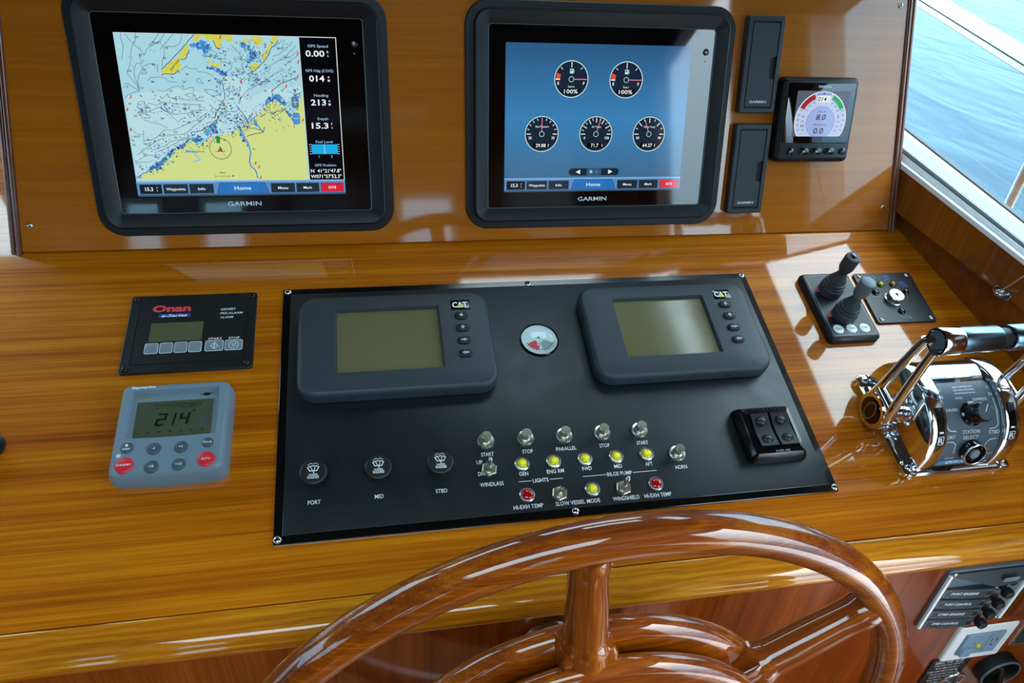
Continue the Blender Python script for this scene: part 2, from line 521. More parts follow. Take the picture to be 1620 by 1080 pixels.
tag(o, 'calm blue sea water outside the side window', 'water')

# ---- cabin shell
X0, X1, Y0, Y1, ZC = -1.75, 1.9, -2.7, 0.62, 1.0
o = struct(MB().box(X0, X1, Y0, Y1, -0.04, 0.0).build('floor', M['sole'], mw=T((0, 0, 0))))
xw_ = lambda y: 1.233 - 0.211 * y + 0.045                        # roof edge follows the starboard side
b = MB(); YF = Y1 - 0.16
(ha, hb) = HATCHES
for ya, yb, xa, xb in ((Y0 - 0.05, ha[2], X0 - 0.05, None), (ha[2], ha[3], X0 - 0.05, ha[0]), (ha[2], ha[3], ha[1], None), (ha[3], hb[2], X0 - 0.05, None), (hb[2], hb[3], X0 - 0.05, hb[0]), (hb[2], hb[3], hb[1], None), (hb[3], YF, X0 - 0.05, None)):
    b.prism([(xa, ya), (xb if xb is not None else xw_(ya), ya), (xb if xb is not None else xw_(yb), yb), (xa, yb)], ZC, ZC + 0.04)
struct(b.build('ceiling', M['headliner'], mw=MW, smooth=0))
for i, (xa, xb, ya, yb) in enumerate(HATCHES):
    hat = bpy.data.objects.new('window_%d' % (20 + i), None); COL.objects.link(hat); hat.matrix_world = MW @ T(((xa + xb) / 2, (ya + yb) / 2, ZC)); struct(hat)
    f = MB(); hx, hy = (xb - xa) / 2, (yb - ya) / 2
    for q in ((-hx, hx, -hy, -hy + 0.02), (-hx, hx, hy - 0.02, hy), (-hx, -hx + 0.02, -hy + 0.02, hy - 0.02), (hx - 0.02, hx, -hy + 0.02, hy - 0.02)): f.box(q[0], q[1], q[2], q[3], -0.006, 0.05)
    f.build('hatch_frame', M['white_frame'], hat, smooth=0)
    MB().box(-hx + 0.02, hx - 0.02, -hy + 0.02, hy - 0.02, 0.03, 0.036).build('hatch_pane', M['pane'], hat, smooth=0)

def wall_holes(name, mw, x0, x1, y0, y1, holes, th, mat, frame_mat, idx):
    """wall in its own frame (x along, y up, z inboard) with window openings, frames and panes"""
    b = MB(); x = x0
    for hx0, hx1, hy0, hy1 in sorted(holes):
        if hx0 > x: b.box(x, hx0, y0, y1, -th, 0)
        if hy0 > y0: b.box(hx0, hx1, y0, hy0, -th, 0)
        if hy1 < y1: b.box(hx0, hx1, hy1, y1, -th, 0)
        x = hx1
    if x < x1: b.box(x, x1, y0, y1, -th, 0)
    w = struct(b.build(name, mat, mw=mw, smooth=0))
    for hx0, hx1, hy0, hy1 in sorted(holes):
        win = bpy.data.objects.new('window_%d' % idx, None); COL.objects.link(win)
        win.matrix_world = mw @ T(((hx0 + hx1) / 2, hy0, 0)); struct(win)
        hw, hh = (hx1 - hx0) / 2, hy1 - hy0
        f = MB(); t_ = 0.022
        for q in ((-hw, hw, 0, t_), (-hw, hw, hh - t_, hh), (-hw, -hw + t_, t_, hh - t_), (hw - t_, hw, t_, hh - t_)):
            f.box(q[0], q[1], q[2], q[3], -th * 0.8, 0.006)
        f.build('window_frame', frame_mat, win, smooth=0)
        MB().box(-hw + t_, hw - t_, t_, hh - t_, -th * 0.5, -th * 0.5 + 0.005).build('window_pane', M['pane'], win, smooth=0)
        idx += 1
    return idx

# front bulkhead with the windscreen above the instrument panel (seen only in reflections)
MFRONT = T((0, Y1, H + 0.40)) @ Matrix.Rotation(math.radians(108.4), 4, 'X')
widx = wall_holes('wall_windscreen', MFRONT, X0, 1.145, 0.0, 0.64, FRONT_HOLES, 0.04, M['wall'], M['white_frame'], 2)
struct(MB().box(X0, 1.12, Y1, Y1 + 0.04, 0.0, H + 0.40).build('wall_front', M['wall']))
# port side and aft bulkhead
MLEFT = T((X0, 0, H)) @ Matrix.Rotation(math.pi / 2, 4, 'Z') @ Matrix.Rotation(math.pi / 2, 4, 'X')
widx = wall_holes('wall_left', MLEFT, Y0, Y1, -H, ZC, LEFT_HOLES, 0.05, M['wall'], M['white_frame'], widx)
MAFT = T((0, Y0, H)) @ Matrix.Rotation(math.pi, 4, 'Z') @ Matrix.Rotation(math.pi / 2, 4, 'X')
widx = wall_holes('wall_back', MAFT, -X1, -X0, -H, ZC, AFT_HOLES, 0.05, M['wall'], M['white_frame'], widx)

# ---- starboard side: wall frame s (aft), up, inboard
U = Vector((0.2064, -0.9785, 0)); Nn = Vector((-0.9785, -0.2064, 0))
MR = Matrix(((U.x, 0, Nn.x, 1.233), (U.y, 0, Nn.y, 0.0), (0, 1, 0, H), (0, 0, 0, 1)))
S0, S1, SEND, ZW, D0, D1 = -0.62, 0.37, 2.72, 0.43, 0.87, 2.10
z_trim = lambda s: 0.0277 - 0.144 * s
z_sill = lambda s: 0.0847 - 0.1814 * s
z_lip = lambda s: 0.0915 - 0.1851 * s
z_chan = lambda s: 0.0984 - 0.1924 * s
z_seal = lambda s: 0.1000 - 0.1939 * s
z_track = lambda s: 0.1051 - 0.1984 * s
z_glass = lambda s: 0.1001 - 0.2114 * s
def bar(b, lo, hi, d0, d1, s0=S0, s1=S1, mat=0):
    vs_ = []
    for s in (s0, s1):
        vs_ += [(s, lo(s), d0), (s, lo(s), d1), (s, hi(s), d1), (s, hi(s), d0)]
    b.add(vs_, [(0, 1, 2, 3), (7, 6, 5, 4), (0, 4, 5, 1), (1, 5, 6, 2), (2, 6, 7, 3), (3, 7, 4, 0)], mat)
b = MB()
bar(b, lambda s: -H, z_trim, -0.06, 0.0)
b.box(S0, S1, ZW, 0.72, -0.06, 0.0); b.box(S0, -0.36, 0.72, ZC, -0.06, 0.0); b.box(0.04, S1, 0.72, ZC, -0.06, 0.0); b.box(-0.36, 0.04, 0.97, ZC, -0.06, 0.0)   # round the upper light
b.box(S1, D0, -H, ZC, -0.06, 0.0); b.box(D0, D1, 0.80, ZC, -0.06, 0.0); b.box(D1, SEND, -H, ZC, -0.06, 0.0)
wr = struct(b.build('wall_right', M['wall'], mw=MR, smooth=0))
b = MB(); bar(b, z_trim, z_sill, -0.03, 0.012)
struct(b.build('trim_1', M['sill'], mw=MR, smooth=0))
win = bpy.data.objects.new('window_1', None); COL.objects.link(win); win.matrix_world = MR; struct(win)
def wbar(name, lo, hi, d0, d1, mat):
    b = MB(); bar(b, lo, hi, d0, d1); return b.build(name, M[mat], win, smooth=0)
wbar('window_lip', z_sill, z_lip, -0.03, 0.014, 'white_frame')
wbar('window_channel', z_lip, z_chan, -0.03, 0.006, 'white_frame')
wbar('window_seal', z_chan, z_seal, -0.03, 0.001, 'dark_seal')
wbar('window_track', z_seal, lambda s: z_track(s) - 0.0006, -0.03, 0.003, 'grey_seal')
b = MB(); vs_ = []
for s in (S0, S1): vs_ += [(s, z_track(s) - 0.02, 0.0), (s, z_track(s), 0.0), (s, z_glass(s), -0.05), (s, z_glass(s) - 0.02, -0.05)]
b.add(vs_, [(0, 1, 2, 3), (7, 6, 5, 4), (0, 4, 5, 1), (1, 5, 6, 2), (2, 6, 7, 3), (3, 7, 4, 0)]); b.build('window_sill', M['white_frame'], win, smooth=0)
b = MB(); bar(b, lambda s: z_glass(s) - 0.001, lambda s: z_glass(s) + 0.0022, -0.056, -0.049); b.build('window_gasket', M['dark_seal'], win, smooth=0)
b = MB(); bar(b, z_glass, lambda s: ZW, -0.055, -0.050)
b.build('window_pane', M['pane'], win, smooth=0)
b = MB(); bar(b, z_glass, lambda s: ZW, -0.06, 0.006, S1 - 0.03, S1)
b.build('window_frame', M['white_frame'], win, smooth=0)
win = bpy.data.objects.new('window_30', None); COL.objects.link(win); win.matrix_world = MR @ T((-0.16, 0.72, 0)); struct(win)
f = MB()
for q in ((-0.20, 0.20, 0, 0.015), (-0.20, 0.20, 0.235, 0.25), (-0.20, -0.185, 0.015, 0.235), (0.185, 0.20, 0.015, 0.235)): f.box(q[0], q[1], q[2], q[3], -0.05, 0.004)
f.build('window_frame', M['white_frame'], win, smooth=0)
MB().box(-0.185, 0.185, 0.015, 0.235, -0.03, -0.025).build('window_pane', M['pane'], win, smooth=0)
# side door, slid open: only its frame stands in the opening
dr = bpy.data.objects.new('door_1', None); COL.objects.link(dr); dr.matrix_world = MR @ T(((D0 + D1) / 2, -H, 0)); struct(dr)
hw = (D1 - D0) / 2
MB().box(-hw, -hw + 0.03, 0.0, H + 0.80, -0.035, 0.01).build('door_post', M['trim'], dr, smooth=0)
MB().box(hw - 0.03, hw, 0.0, H + 0.80, -0.035, 0.01).build('door_post', M['trim'], dr, smooth=0)
MB().box(-hw + 0.03, hw - 0.03, H + 0.77, H + 0.80, -0.035, 0.01).build('door_head', M['trim'], dr, smooth=0)

# ---- side deck, guard rail and stanchion outside
struct(MB().box(1.30, 1.86, -3.0, 2.6, -0.62, -0.58).build('floor_side_deck', M['white_gel'], mw=MW))
rail = thing('guard_rail', 'white guard rail running past the side window above the water', 'rail', T((1.7, 0.276, H - 0.58)))
yr = (-1.6, 2.3); zr = lambda y: 0.104 + 0.139 * y + 0.58
def rbar(name, za, zb, xa, xb, mat):
    b = MB(); vs_ = []
    for y in yr:
        z = zr(y + 0.0) ; vs_ += [(xa, y - 0.276, z + za), (xb, y - 0.276, z + za), (xb, y - 0.276, z + zb), (xa, y - 0.276, z + zb)]
    b.add(vs_, [(0, 1, 2, 3), (7, 6, 5, 4), (0, 4, 5, 1), (1, 5, 6, 2), (2, 6, 7, 3), (3, 7, 4, 0)])
    return b.build(name, M[mat], rail, smooth=0)
rbar('rail_cap', -0.002, 0.012, -0.012, 0.026, 'white_frame')
rbar('rail_groove', -0.006, -0.002, -0.008, 0.03, 'dark_seal')
rbar('rail_underside', -0.016, -0.006, -0.011, 0.03, 'white_frame')
rbar('rail_dark_strip', -0.019, -0.016, -0.006, 0.03, 'dark_seal')  # thin dark line along the underside of the rail
for i, yy in enumerate((0.276, 1.75, -1.2)):
    b = MB(); z1 = zr(yy) - 0.018
    b.lathe([(0.03, 0.0), (0.03, 0.006), (0.014, 0.014), (0.0125, 0.03), (0.0125, z1)], 16)
    b.build('stanchion', M['steel'], rail, T((0.008, yy - 0.276, 0.0)))

# ================================================================== HELM CONSOLE
con = thing('helm_console', 'varnished teak helm console with sloping dashboard and dark fascia', 'console', MD)
xr = lambda y: 1.233 - 0.2 * y + 0.02
b = MB()
# dashboard slab, cut along the starboard wall
b.prism([(-1.70, -0.4582), (xr(-0.4582), -0.4582), (xr(0.50), 0.50), (-1.70, 0.50)], -0.022, 0.0)
b.build('dashboard', M['teak'], con, smooth=0)
sec = [(-0.4586, -0.030), (-0.4588, -0.0012), (-0.4598, -0.0003), (-0.4615, 0.0), (-0.4800, 0.0), (-0.4850, -0.0012), (-0.4885, -0.0040), (-0.4900, -0.0062), (-0.4893, -0.0075), (-0.4915, -0.0090),
       (-0.4945, -0.0130), (-0.4950, -0.0170), (-0.4940, -0.0225), (-0.4912, -0.0260), (-0.4880, -0.0270), (-0.4872, -0.0290), (-0.4850, -0.0300)]
b = MB().loft([[(-1.70, y, z) for y, z in sec], [(xr(-0.48), y, z) for y, z in sec]])
b.build('nosing', M['teak_edge'], con, smooth=50)
b = MB().box(-1.70, 1.36, -0.78, -0.168, -0.02, 0.0)
inv = con.matrix_world.inverted()
b.build('fascia', M['fascia'], con, inv @ MF, smooth=0)

# instrument panel board, leaning back above the dashboard
pan = thing('instrument_panel', 'varnished teak panel board carrying the two chart displays', 'panel', MP)
VT = 0.44; k_ = 0.112
b = MB().prism([(0.0265, 0.0025), (1.2112, 0.0025), (1.2112 - k_ * VT, VT), (0.0265 + k_ * VT, VT)], -0.012, 0.0)
b.build('board', M['teak_panel'], pan, smooth=0)
def strip(xa, xb, z0, z1, name, mat):
    b = MB(); rings = []
    for v in (-0.004, VT):
        d = k_ * v; s = 1 if xa < 0.6 else -1
        c = (xa + xb) / 2 + s * d; w = abs(xb - xa) / 2; ring = []
        for i in range(13):
            a = math.pi * i / 12
            ring.append((c + w * math.cos(a), v, z0 + (z1 - z0) * math.sin(a)))
        ring += [(c - w, v, z0 - 0.06), (c + w, v, z0 - 0.06)]
        rings.append(ring)
    b.loft(rings); return b.build(name, M[mat], pan, smooth=60)
strip(1.2112, 1.2180, 0.0, 0.0035, 'moulding', 'trim'); strip(1.2180, 1.2260, -0.003, 0.001, 'moulding', 'trim')
strip(0.0195, 0.0265, 0.0, 0.0035, 'moulding', 'trim'); strip(0.0125, 0.0195, -0.003, 0.001, 'moulding', 'trim')
screws(pan, [(0.0412, 0.0344), (1.1659, 0.3097), (1.196, 0.0363), (0.075, 0.31), (0.53, 0.40)], 0.0, SCREW)
# closed box behind the board, in the console's side view
b = MB(); inv = pan.matrix_world.inverted()
ys = math.cos(LEAN); zs = math.sin(LEAN); off = (math.sin(LEAN) * 0.0122, -math.cos(LEAN) * 0.0122)
top = (VT * ys + off[0], VT * zs + off[1])
def xw(z): return k_ * z / zs
b.add([(0.03, 0.015, 0.0005), (1.207, 0.015, 0.0005), (1.207 - xw(top[1]), top[0], top[1]), (0.03 + xw(top[1]), top[0], top[1]),
       (0.03, 0.42, 0.0005), (1.15, 0.42, 0.0005), (1.15 - xw(top[1]), 0.42, top[1]), (0.03 + xw(top[1]), 0.42, top[1])],
      [(0, 1, 2, 3), (5, 4, 7, 6), (4, 0, 3, 7), (1, 5, 6, 2), (3, 2, 6, 7), (4, 5, 1, 0)])
b.build('housing', M['trim'], pan, inv @ MD, smooth=0)
# ================================================================== DEVICES ON THE INSTRUMENT PANEL
for nm, col in dict(sea='#aedeea', shoal='#bfe6ee', land='#d9d857', land2='#d8e58e', shal='#4f95d8', cont='#4c7088', coast='#2a4a86', ink='#1c2c40', red='#c8404e', green='#3f9a58',
                    blk='#020306', wht='#f4f8fa', bar='#5f8fc4', bar2='#7fb4e4', btn='#1c2c3c', btn2='#0f1722', home='#2a78c4', home2='#1a5a9c', sos='#d8203c', fuel='#18b4f0',
                    dial='#16283c', ring='#c8f0f4', needle='#f08aa8', navg='#3c5a78', dot='#a0c8e8', dot2='#2a7cc0', gry='#7a8894', pale='#c2d2f2', pale2='#a4b8ec', pale3='#8ea4de',
                    wred='#a02c38', wgrn='#1fa868', wgry='#5a6478', winkd='#161a2c', zoom='#5a87a8', cyan='#2fb9e0', grn2='#1f9a2a', rivr='#9ad0e8', orange='#f0503c').items():
    M['scr_' + nm] = glow('display_' + nm, col, 0.9)
def gradient_glow():
    m, n, b = new_mat('display_blue_gradient')
    t_ = n.nodes.new('ShaderNodeTexCoord'); s_ = n.nodes.new('ShaderNodeSeparateXYZ'); mr = n.nodes.new('ShaderNodeMapRange'); r = n.nodes.new('ShaderNodeValToRGB')
    mr.inputs['From Min'].default_value = -0.075; mr.inputs['From Max'].default_value = 0.092
    e = r.color_ramp.elements
    e[0].position = 0.0; e[0].color = lin('#3f6d92'); e[1].position = 1.0; e[1].color = lin('#2c5a86')
    k = e.new(0.45); k.color = lin('#3a82b8')
    n.links.new(t_.outputs['Object'], s_.inputs[0]); n.links.new(s_.outputs['Y'], mr.inputs['Value']); n.links.new(mr.outputs[0], r.inputs[0])
    n.links.new(r.outputs[0], b.inputs['Emission Color'])
    b.inputs['Base Color'].default_value = lin('#05070a'); b.inputs['Roughness'].default_value = 0.06; b.inputs['Emission Strength'].default_value = 0.95
    return m
M['scr_grad'] = gradient_glow()
CHART = {'land':[[(44.4,140.4),(49.9,147.6),(53.9,151.2),(63.8,158.5),(69.8,163.0),(71.1,166.6),(77.3,173.3),(79.8,171.6),(77.8,166.7),(75.6,160.0),(72.6,157.8),(68.2,158.1),(66.5,155.0),(69.0,150.6),(67.6,147.0),(63.7,144.3),(57.8,140.6),(51.7,141.8),(46.1,140.0)],[(85.0,177.4),(87.7,184.6),(124.1,184.6),(123.4,178.2),(119.5,180.8),(116.6,179.0),(115.4,172.8),(112.7,169.2),(109.3,170.9),(106.6,177.9),(99.6,179.5),(94.7,183.3),(90.5,178.4),(85.6,175.2)],[(98.5,160.0),(101.1,154.7),(105.3,152.1),(112.0,154.9),(113.2,153.1),(109.6,149.9),(104.0,148.9),(100.6,151.1),(97.8,157.3)],[(171.8,184.0),(181.0,183.9),(178.7,179.4),(174.9,177.6),(170.7,172.1),(166.3,165.7),(163.9,159.4),(160.8,156.6),(158.7,158.4),(160.6,163.8),(164.7,168.4),(169.1,174.8),(171.3,179.3)],[(143.1,146.8),(145.4,150.9),(150.5,155.1),(156.7,152.9),(152.6,148.3),(147.7,146.4)],[(119.8,184.1),(127.9,184.1),(129.1,178.4),(124.4,176.9),(120.3,180.8)],[(139.2,179.5),(143.9,180.9),(147.4,178.8),(143.5,176.5),(138.9,176.8)],[(149.7,183.7),(160.7,183.7),(162.0,178.2),(155.9,172.7),(152.5,175.3),(150.2,179.7)],[(6.8,20.1),(6.8,25.0),(16.8,30.1),(22.9,33.1),(30.3,34.5),(33.0,39.0),(39.4,43.4),(43.8,49.3),(49.4,54.5),(58.6,58.9),(68.2,66.3),(72.1,63.3),(77.6,61.1),(84.5,64.8),(89.9,67.7),(96.7,69.9),(104.3,72.9),(115.4,75.1),(123.9,79.5),(130.1,83.2),(133.6,88.4),(136.9,85.4),(142.6,90.6),(149.2,98.7),(152.1,98.0),(158.8,106.7),(164.3,111.1),(172.5,111.9),(177.9,107.6),(181.9,101.8),(188.8,96.7),(193.0,101.9),(197.2,108.5),(202.9,119.5),(200.9,18.0)]],'blue':[[(81.1,175.1),(86.3,173.9),(93.0,176.7),(102.6,175.1),(103.0,170.7),(99.1,168.0),(99.3,162.7),(96.7,163.5),(93.7,167.9),(88.4,168.7),(83.1,169.5),(80.8,172.1)],[(96.2,151.9),(100.3,148.4),(109.3,147.6),(119.3,142.4),(115.7,139.6),(108.7,142.2),(103.7,146.7),(96.6,147.4)],[(134.5,177.6),(143.2,174.2),(151.6,166.4),(153.1,162.8),(146.0,156.4),(141.6,149.9),(139.7,149.0),(144.2,157.2),(147.6,162.7),(142.8,169.8),(136.6,172.3)],[(158.2,110.5),(165.5,118.0),(169.5,119.9),(175.1,119.1),(180.4,114.4),(181.5,105.0),(174.4,111.5),(165.9,111.5),(159.8,107.2)],[(17.0,33.4),(23.3,37.3),(29.6,41.3),(34.0,45.3),(37.8,45.3),(35.2,40.3),(30.0,37.3),(30.4,33.3),(25.3,31.3),(19.4,29.8)],[(40.4,50.2),(47.0,56.2),(49.7,55.2),(45.1,49.2),(42.6,45.2)],[(70.5,67.0),(78.8,71.9),(82.2,68.0),(79.7,64.0),(74.7,62.0)],[(92.5,81.8),(97.7,84.7),(98.9,78.8),(100.5,75.9),(96.4,73.9),(94.0,77.8)],[(51.1,58.1),(61.2,62.1),(58.7,58.1),(53.6,55.1)],[(124.8,81.8),(128.2,76.9),(130.4,69.9),(135.4,61.9),(134.2,54.9),(131.5,61.9),(127.2,67.9),(124.6,75.9)],[(142.5,92.7),(145.2,89.8),(148.4,82.9),(147.3,80.9),(143.8,85.8)],[(180.0,102.7),(184.6,98.8),(190.0,91.9),(197.4,85.0),(191.5,86.0),(185.2,93.9)]],'white':[[(-2.2,96.5),(4.6,117.4),(20.1,120.3),(34.6,121.4),(62.1,125.3),(90.5,120.1),(116.3,115.7),(114.2,97.1)],[(2.2,103.5),(122.3,104.3),(120.4,87.7),(95.1,70.9),(68.4,66.0),(33.4,41.3),(4.0,22.4),(0.6,25.5)],[(111.7,137.7),(139.6,139.9),(138.0,97.2),(107.0,97.0)],[(135.2,97.2),(139.7,114.1),(162.5,125.5),(185.4,127.6),(200.8,129.6),(201.9,114.6),(160.9,108.6),(152.2,97.2)],[(107.9,104.2),(158.4,104.6),(162.0,100.7),(153.9,98.7),(135.6,91.7),(125.1,84.8),(119.2,75.9),(104.2,71.9)]],'cont':[[(8.0,183.9),(7.7,176.6),(9.1,171.5),(7.3,162.7),(4.9,155.7)],[(24.0,184.3),(23.5,177.8),(18.9,170.8),(16.1,163.8),(15.6,157.6),(12.5,148.8),(8.8,141.7),(12.6,134.6),(16.3,130.2),(18.8,123.0)],[(48.8,184.4),(44.6,179.1),(36.5,171.6),(40.5,172.1),(33.2,166.7),(30.6,161.0),(25.1,162.2),(24.5,158.2),(27.1,152.6),(20.0,151.6),(17.4,146.2),(16.2,138.2),(18.4,129.3),(19.1,122.1)],[(54.5,184.1),(50.6,178.4),(48.5,175.8),(40.0,171.2)],[(73.9,184.1),(71.6,177.1),(68.4,172.7),(62.8,170.4),(52.5,169.7),(52.2,164.5),(48.8,155.6),(47.3,148.5)],[(42.0,142.1),(42.7,150.2),(35.4,151.8),(27.1,149.0),(25.6,145.5),(21.3,140.1),(18.6,131.1),(18.8,123.0)],[(24.2,141.4),(27.0,142.8),(30.1,142.4),(28.5,140.6),(24.0,140.3),(24.2,141.4)],[(67.4,145.2),(74.4,150.2),(75.8,147.6),(83.9,147.2),(87.0,143.7),(93.3,143.3),(99.5,141.2),(104.4,136.7),(106.0,134.9),(118.4,134.2)],[(83.8,135.5),(86.2,136.9),(90.0,130.6),(85.5,131.5),(83.4,132.8),(83.8,135.5)],[(3.9,129.6),(8.3,129.6),(12.2,126.5),(19.0,121.7),(11.1,119.3),(6.4,117.5),(2.3,113.8)],[(30.0,133.0),(33.2,136.7),(40.4,137.2),(49.1,136.0),(53.1,132.4),(62.0,131.6)],[(38.3,122.3),(50.0,122.4),(51.1,124.3),(62.4,128.0),(67.3,123.5),(71.1,124.9),(77.7,126.8),(79.3,125.0),(77.7,120.0),(68.4,118.1),(78.7,113.6)],[(41.5,113.2),(49.5,118.8),(49.9,115.1),(57.8,113.4),(73.1,112.6),(89.4,111.3)],[(26.4,108.5),(32.5,106.8),(35.9,105.9),(43.7,109.6),(59.7,107.9),(80.6,107.1),(83.4,107.1),(81.7,100.6)],[(17.8,110.3),(22.2,110.3),(23.4,100.3),(16.9,98.4),(14.7,107.5),(17.8,110.3)],[(91.4,123.8),(100.1,123.9),(109.7,119.4),(101.1,116.5),(94.1,119.2),(91.4,123.8)],[(13.0,183.2),(18.6,174.2),(28.4,164.0),(30.6,161.0)],[(64.6,183.9),(48.3,167.9)],[(39.2,103.1),(44.2,100.4),(51.9,97.2)],[(25.0,98.4),(33.6,102.2),(41.3,105.4)],[(126.7,173.0),(134.1,166.0),(135.3,159.8),(142.3,156.3)],[(113.7,154.9),(119.2,154.5),(124.3,151.5),(123.9,147.9),(119.0,145.1),(117.7,141.4),(112.3,142.3)],[(136.3,151.7),(137.0,145.3),(134.3,141.7),(122.2,140.6)],[(174.3,171.3),(180.4,176.8),(184.4,180.4)],[(186.3,180.5),(183.6,171.5),(177.9,170.5)],[(171.6,162.2),(179.2,164.2),(187.2,169.7),(195.4,178.9)],[(178.6,157.8),(186.5,161.6),(198.8,174.5)],[(166.8,151.3),(178.6,157.8),(192.1,161.7),(201.2,169.1)],[(183.8,152.4),(200.7,163.7)],[(164.3,144.8),(160.9,147.5),(164.9,151.2),(168.5,149.5),(164.3,144.8)],[(142.4,139.9),(152.0,142.8),(152.6,139.2),(147.8,137.7),(142.4,139.9)],[(129.4,114.0),(140.9,125.2),(149.7,129.0),(159.5,133.7),(171.6,142.2),(183.4,147.9)],[(18.4,91.2),(26.0,91.7),(26.4,94.6),(22.4,96.0),(18.6,101.7)],[(17.0,91.2),(17.6,101.7)],[(19.1,89.3),(36.7,84.6),(44.6,80.7)],[(15.2,66.1),(25.7,67.0),(35.2,73.9),(41.5,78.7),(49.9,77.8),(64.0,83.7),(78.1,89.5),(90.7,98.3)],[(39.2,102.8),(47.0,98.1),(56.8,87.0),(65.1,92.4)],[(40.0,101.9),(54.2,95.7),(69.6,97.2),(73.7,99.7),(89.1,101.2)],[(47.2,71.9),(58.8,72.9),(66.9,76.8),(77.5,84.7),(88.1,92.5)],[(24.0,55.2),(37.8,59.1),(46.3,65.0),(56.1,67.0),(69.2,71.9)],[(30.3,53.2),(41.5,58.1),(49.7,62.1),(62.0,68.0)],[(6.1,49.4),(16.7,57.2),(27.1,64.1),(37.3,69.0)],[(6.6,43.4),(15.4,48.3),(21.2,49.3),(26.4,45.3),(32.6,49.3)],[(2.4,37.5),(9.6,41.4),(17.1,40.4),(22.3,43.3)],[(16.9,77.7),(14.6,62.1)],[(10.5,72.9),(16.6,72.9)],[(2.2,79.6),(10.5,72.9)]],'dark':[[(86.8,184.3),(71.4,168.3),(59.1,156.6),(46.0,145.3)],[(79.3,167.6),(75.6,159.6),(72.6,157.3),(68.2,157.7)],[(45.2,139.5),(51.7,141.4),(57.7,139.9),(64.5,143.8)],[(101.4,150.2),(107.5,147.6),(116.7,140.5)],[(106.6,177.9),(109.3,170.4),(112.7,168.7)],[(112.6,145.0),(116.6,140.5)],[(140.8,141.7),(149.5,145.5),(156.6,152.0),(163.8,158.5),(170.5,170.3),(179.7,179.5)],[(169.0,124.6),(174.2,129.3),(181.1,133.1),(188.9,136.0),(196.8,138.8)],[(1.1,22.5),(15.7,30.9),(31.3,39.3),(40.3,49.2),(48.9,56.1),(61.2,62.1),(68.7,68.5)],[(69.6,74.9),(82.4,77.8),(97.0,86.7),(108.0,98.4)],[(123.2,85.8),(127.7,72.9),(134.4,60.9),(135.3,50.8),(133.2,40.7),(133.7,35.5),(139.2,30.4),(140.8,21.1)],[(142.5,92.7),(146.6,83.9),(152.7,75.9)],[(132.8,92.7),(137.5,81.9)],[(179.9,101.8),(188.8,89.9),(190.1,81.0)],[(157.8,97.7),(151.4,92.8)],[(152.7,75.9),(143.6,73.9),(133.4,70.4)],[(152.7,75.9),(155.3,81.9)],[(134.5,80.9),(144.2,79.9),(148.9,77.9)],[(164.6,97.2),(169.8,100.2),(177.8,100.8)],[(146.1,98.6),(147.6,93.7)],[(111.2,132.2),(112.9,123.1),(111.9,113.8),(102.9,100.7)],[(127.0,102.4),(133.8,93.7),(137.9,85.8)]],'river':[[(124.7,80.8),(128.6,71.9),(134.4,60.9),(135.3,50.8),(133.2,40.7),(134.7,35.5),(139.2,30.4),(140.7,20.5)],[(143.4,91.7),(146.6,83.9),(152.3,76.4)],[(59.8,51.1),(68.0,55.1),(72.1,49.1),(76.2,43.0),(68.1,41.1)]],'texts':[(24.6,179.8,'119'),(45.2,174.4,'98.6FT'),(55.5,169.1,'56'),(51.8,158.1,'36'),(25.9,160.3,'81'),(38.3,150.8,'48'),(28.0,145.2,'54'),(11.3,143.5,'114'),(5.6,126.3,'115'),(74.1,141.0,'56'),(69.3,132.2,'29'),(56.5,113.8,'105'),(44.9,107.1,'103'),(66.2,102.8,'86'),(53.5,122.2,'53'),(35.2,132.2,'46'),(22.4,124.8,'77'),(78.6,117.4,'50'),(86.7,115.5,'117'),(100.2,116.5,'52'),(6.8,107.5,'97'),(106.7,133.1,'36'),(101.9,161.4,'Napeague Bay'),(181.5,171.0,'82 32'),(186.0,161.8,'120'),(190.2,156.5,'121'),(164.3,134.5,'120'),(176.1,134.7,'140'),(194.9,145.3,'68'),(159.9,123.1,'97'),(190.9,142.5,'74'),(163.4,149.2,'66'),(118.7,125.9,'42'),(120.1,113.9,'189'),(115.2,135.5,'126'),(157.1,156.5,'17'),(195.1,136.5,'74'),(40.1,91.3,'84'),(74.4,96.3,'105'),(52.5,75.8,'102'),(51.6,69.5,'26'),(41.5,71.9,'108 117'),(19.3,61.9,'217'),(14.6,49.6,'97'),(26.7,47.5,'45'),(4.0,41.8,'52'),(7.1,35.3,'35'),(21.9,57.4,'16'),(7.8,70.5,'S WEST'),(71.1,53.3,'Winnapaug Pond'),(68.2,86.6,'93'),(80.9,88.6,'101'),(99.9,28.1,'2nm'),(10.9,94.1,'60')],'red':[(8.3,115.2),(1.9,101.1),(109.8,107.8),(167.0,123.6),(180.8,134.9),(200.1,156.4),(197.8,139.8),(183.6,128.9),(163.8,172.9),(200.9,165.5),(110.1,107.3),(3.0,78.7),(91.3,71.9),(98.7,93.5),(141.0,96.6),(139.6,39.1),(143.1,34.5),(200.3,90.0),(143.9,21.5),(132.6,134.3),(114.6,181.6)],'green':[(64.7,144.7),(57.0,137.4),(67.4,128.1),(33.7,121.4),(20.1,116.7),(81.1,114.0),(124.4,136.0),(178.9,124.2),(112.7,105.5),(145.5,169.8),(144.8,149.5),(172.1,177.5),(4.0,66.6),(4.6,61.2),(99.4,69.9),(87.7,73.4),(139.8,56.4),(120.6,79.8),(194.9,102.8),(80.8,60.5)]}

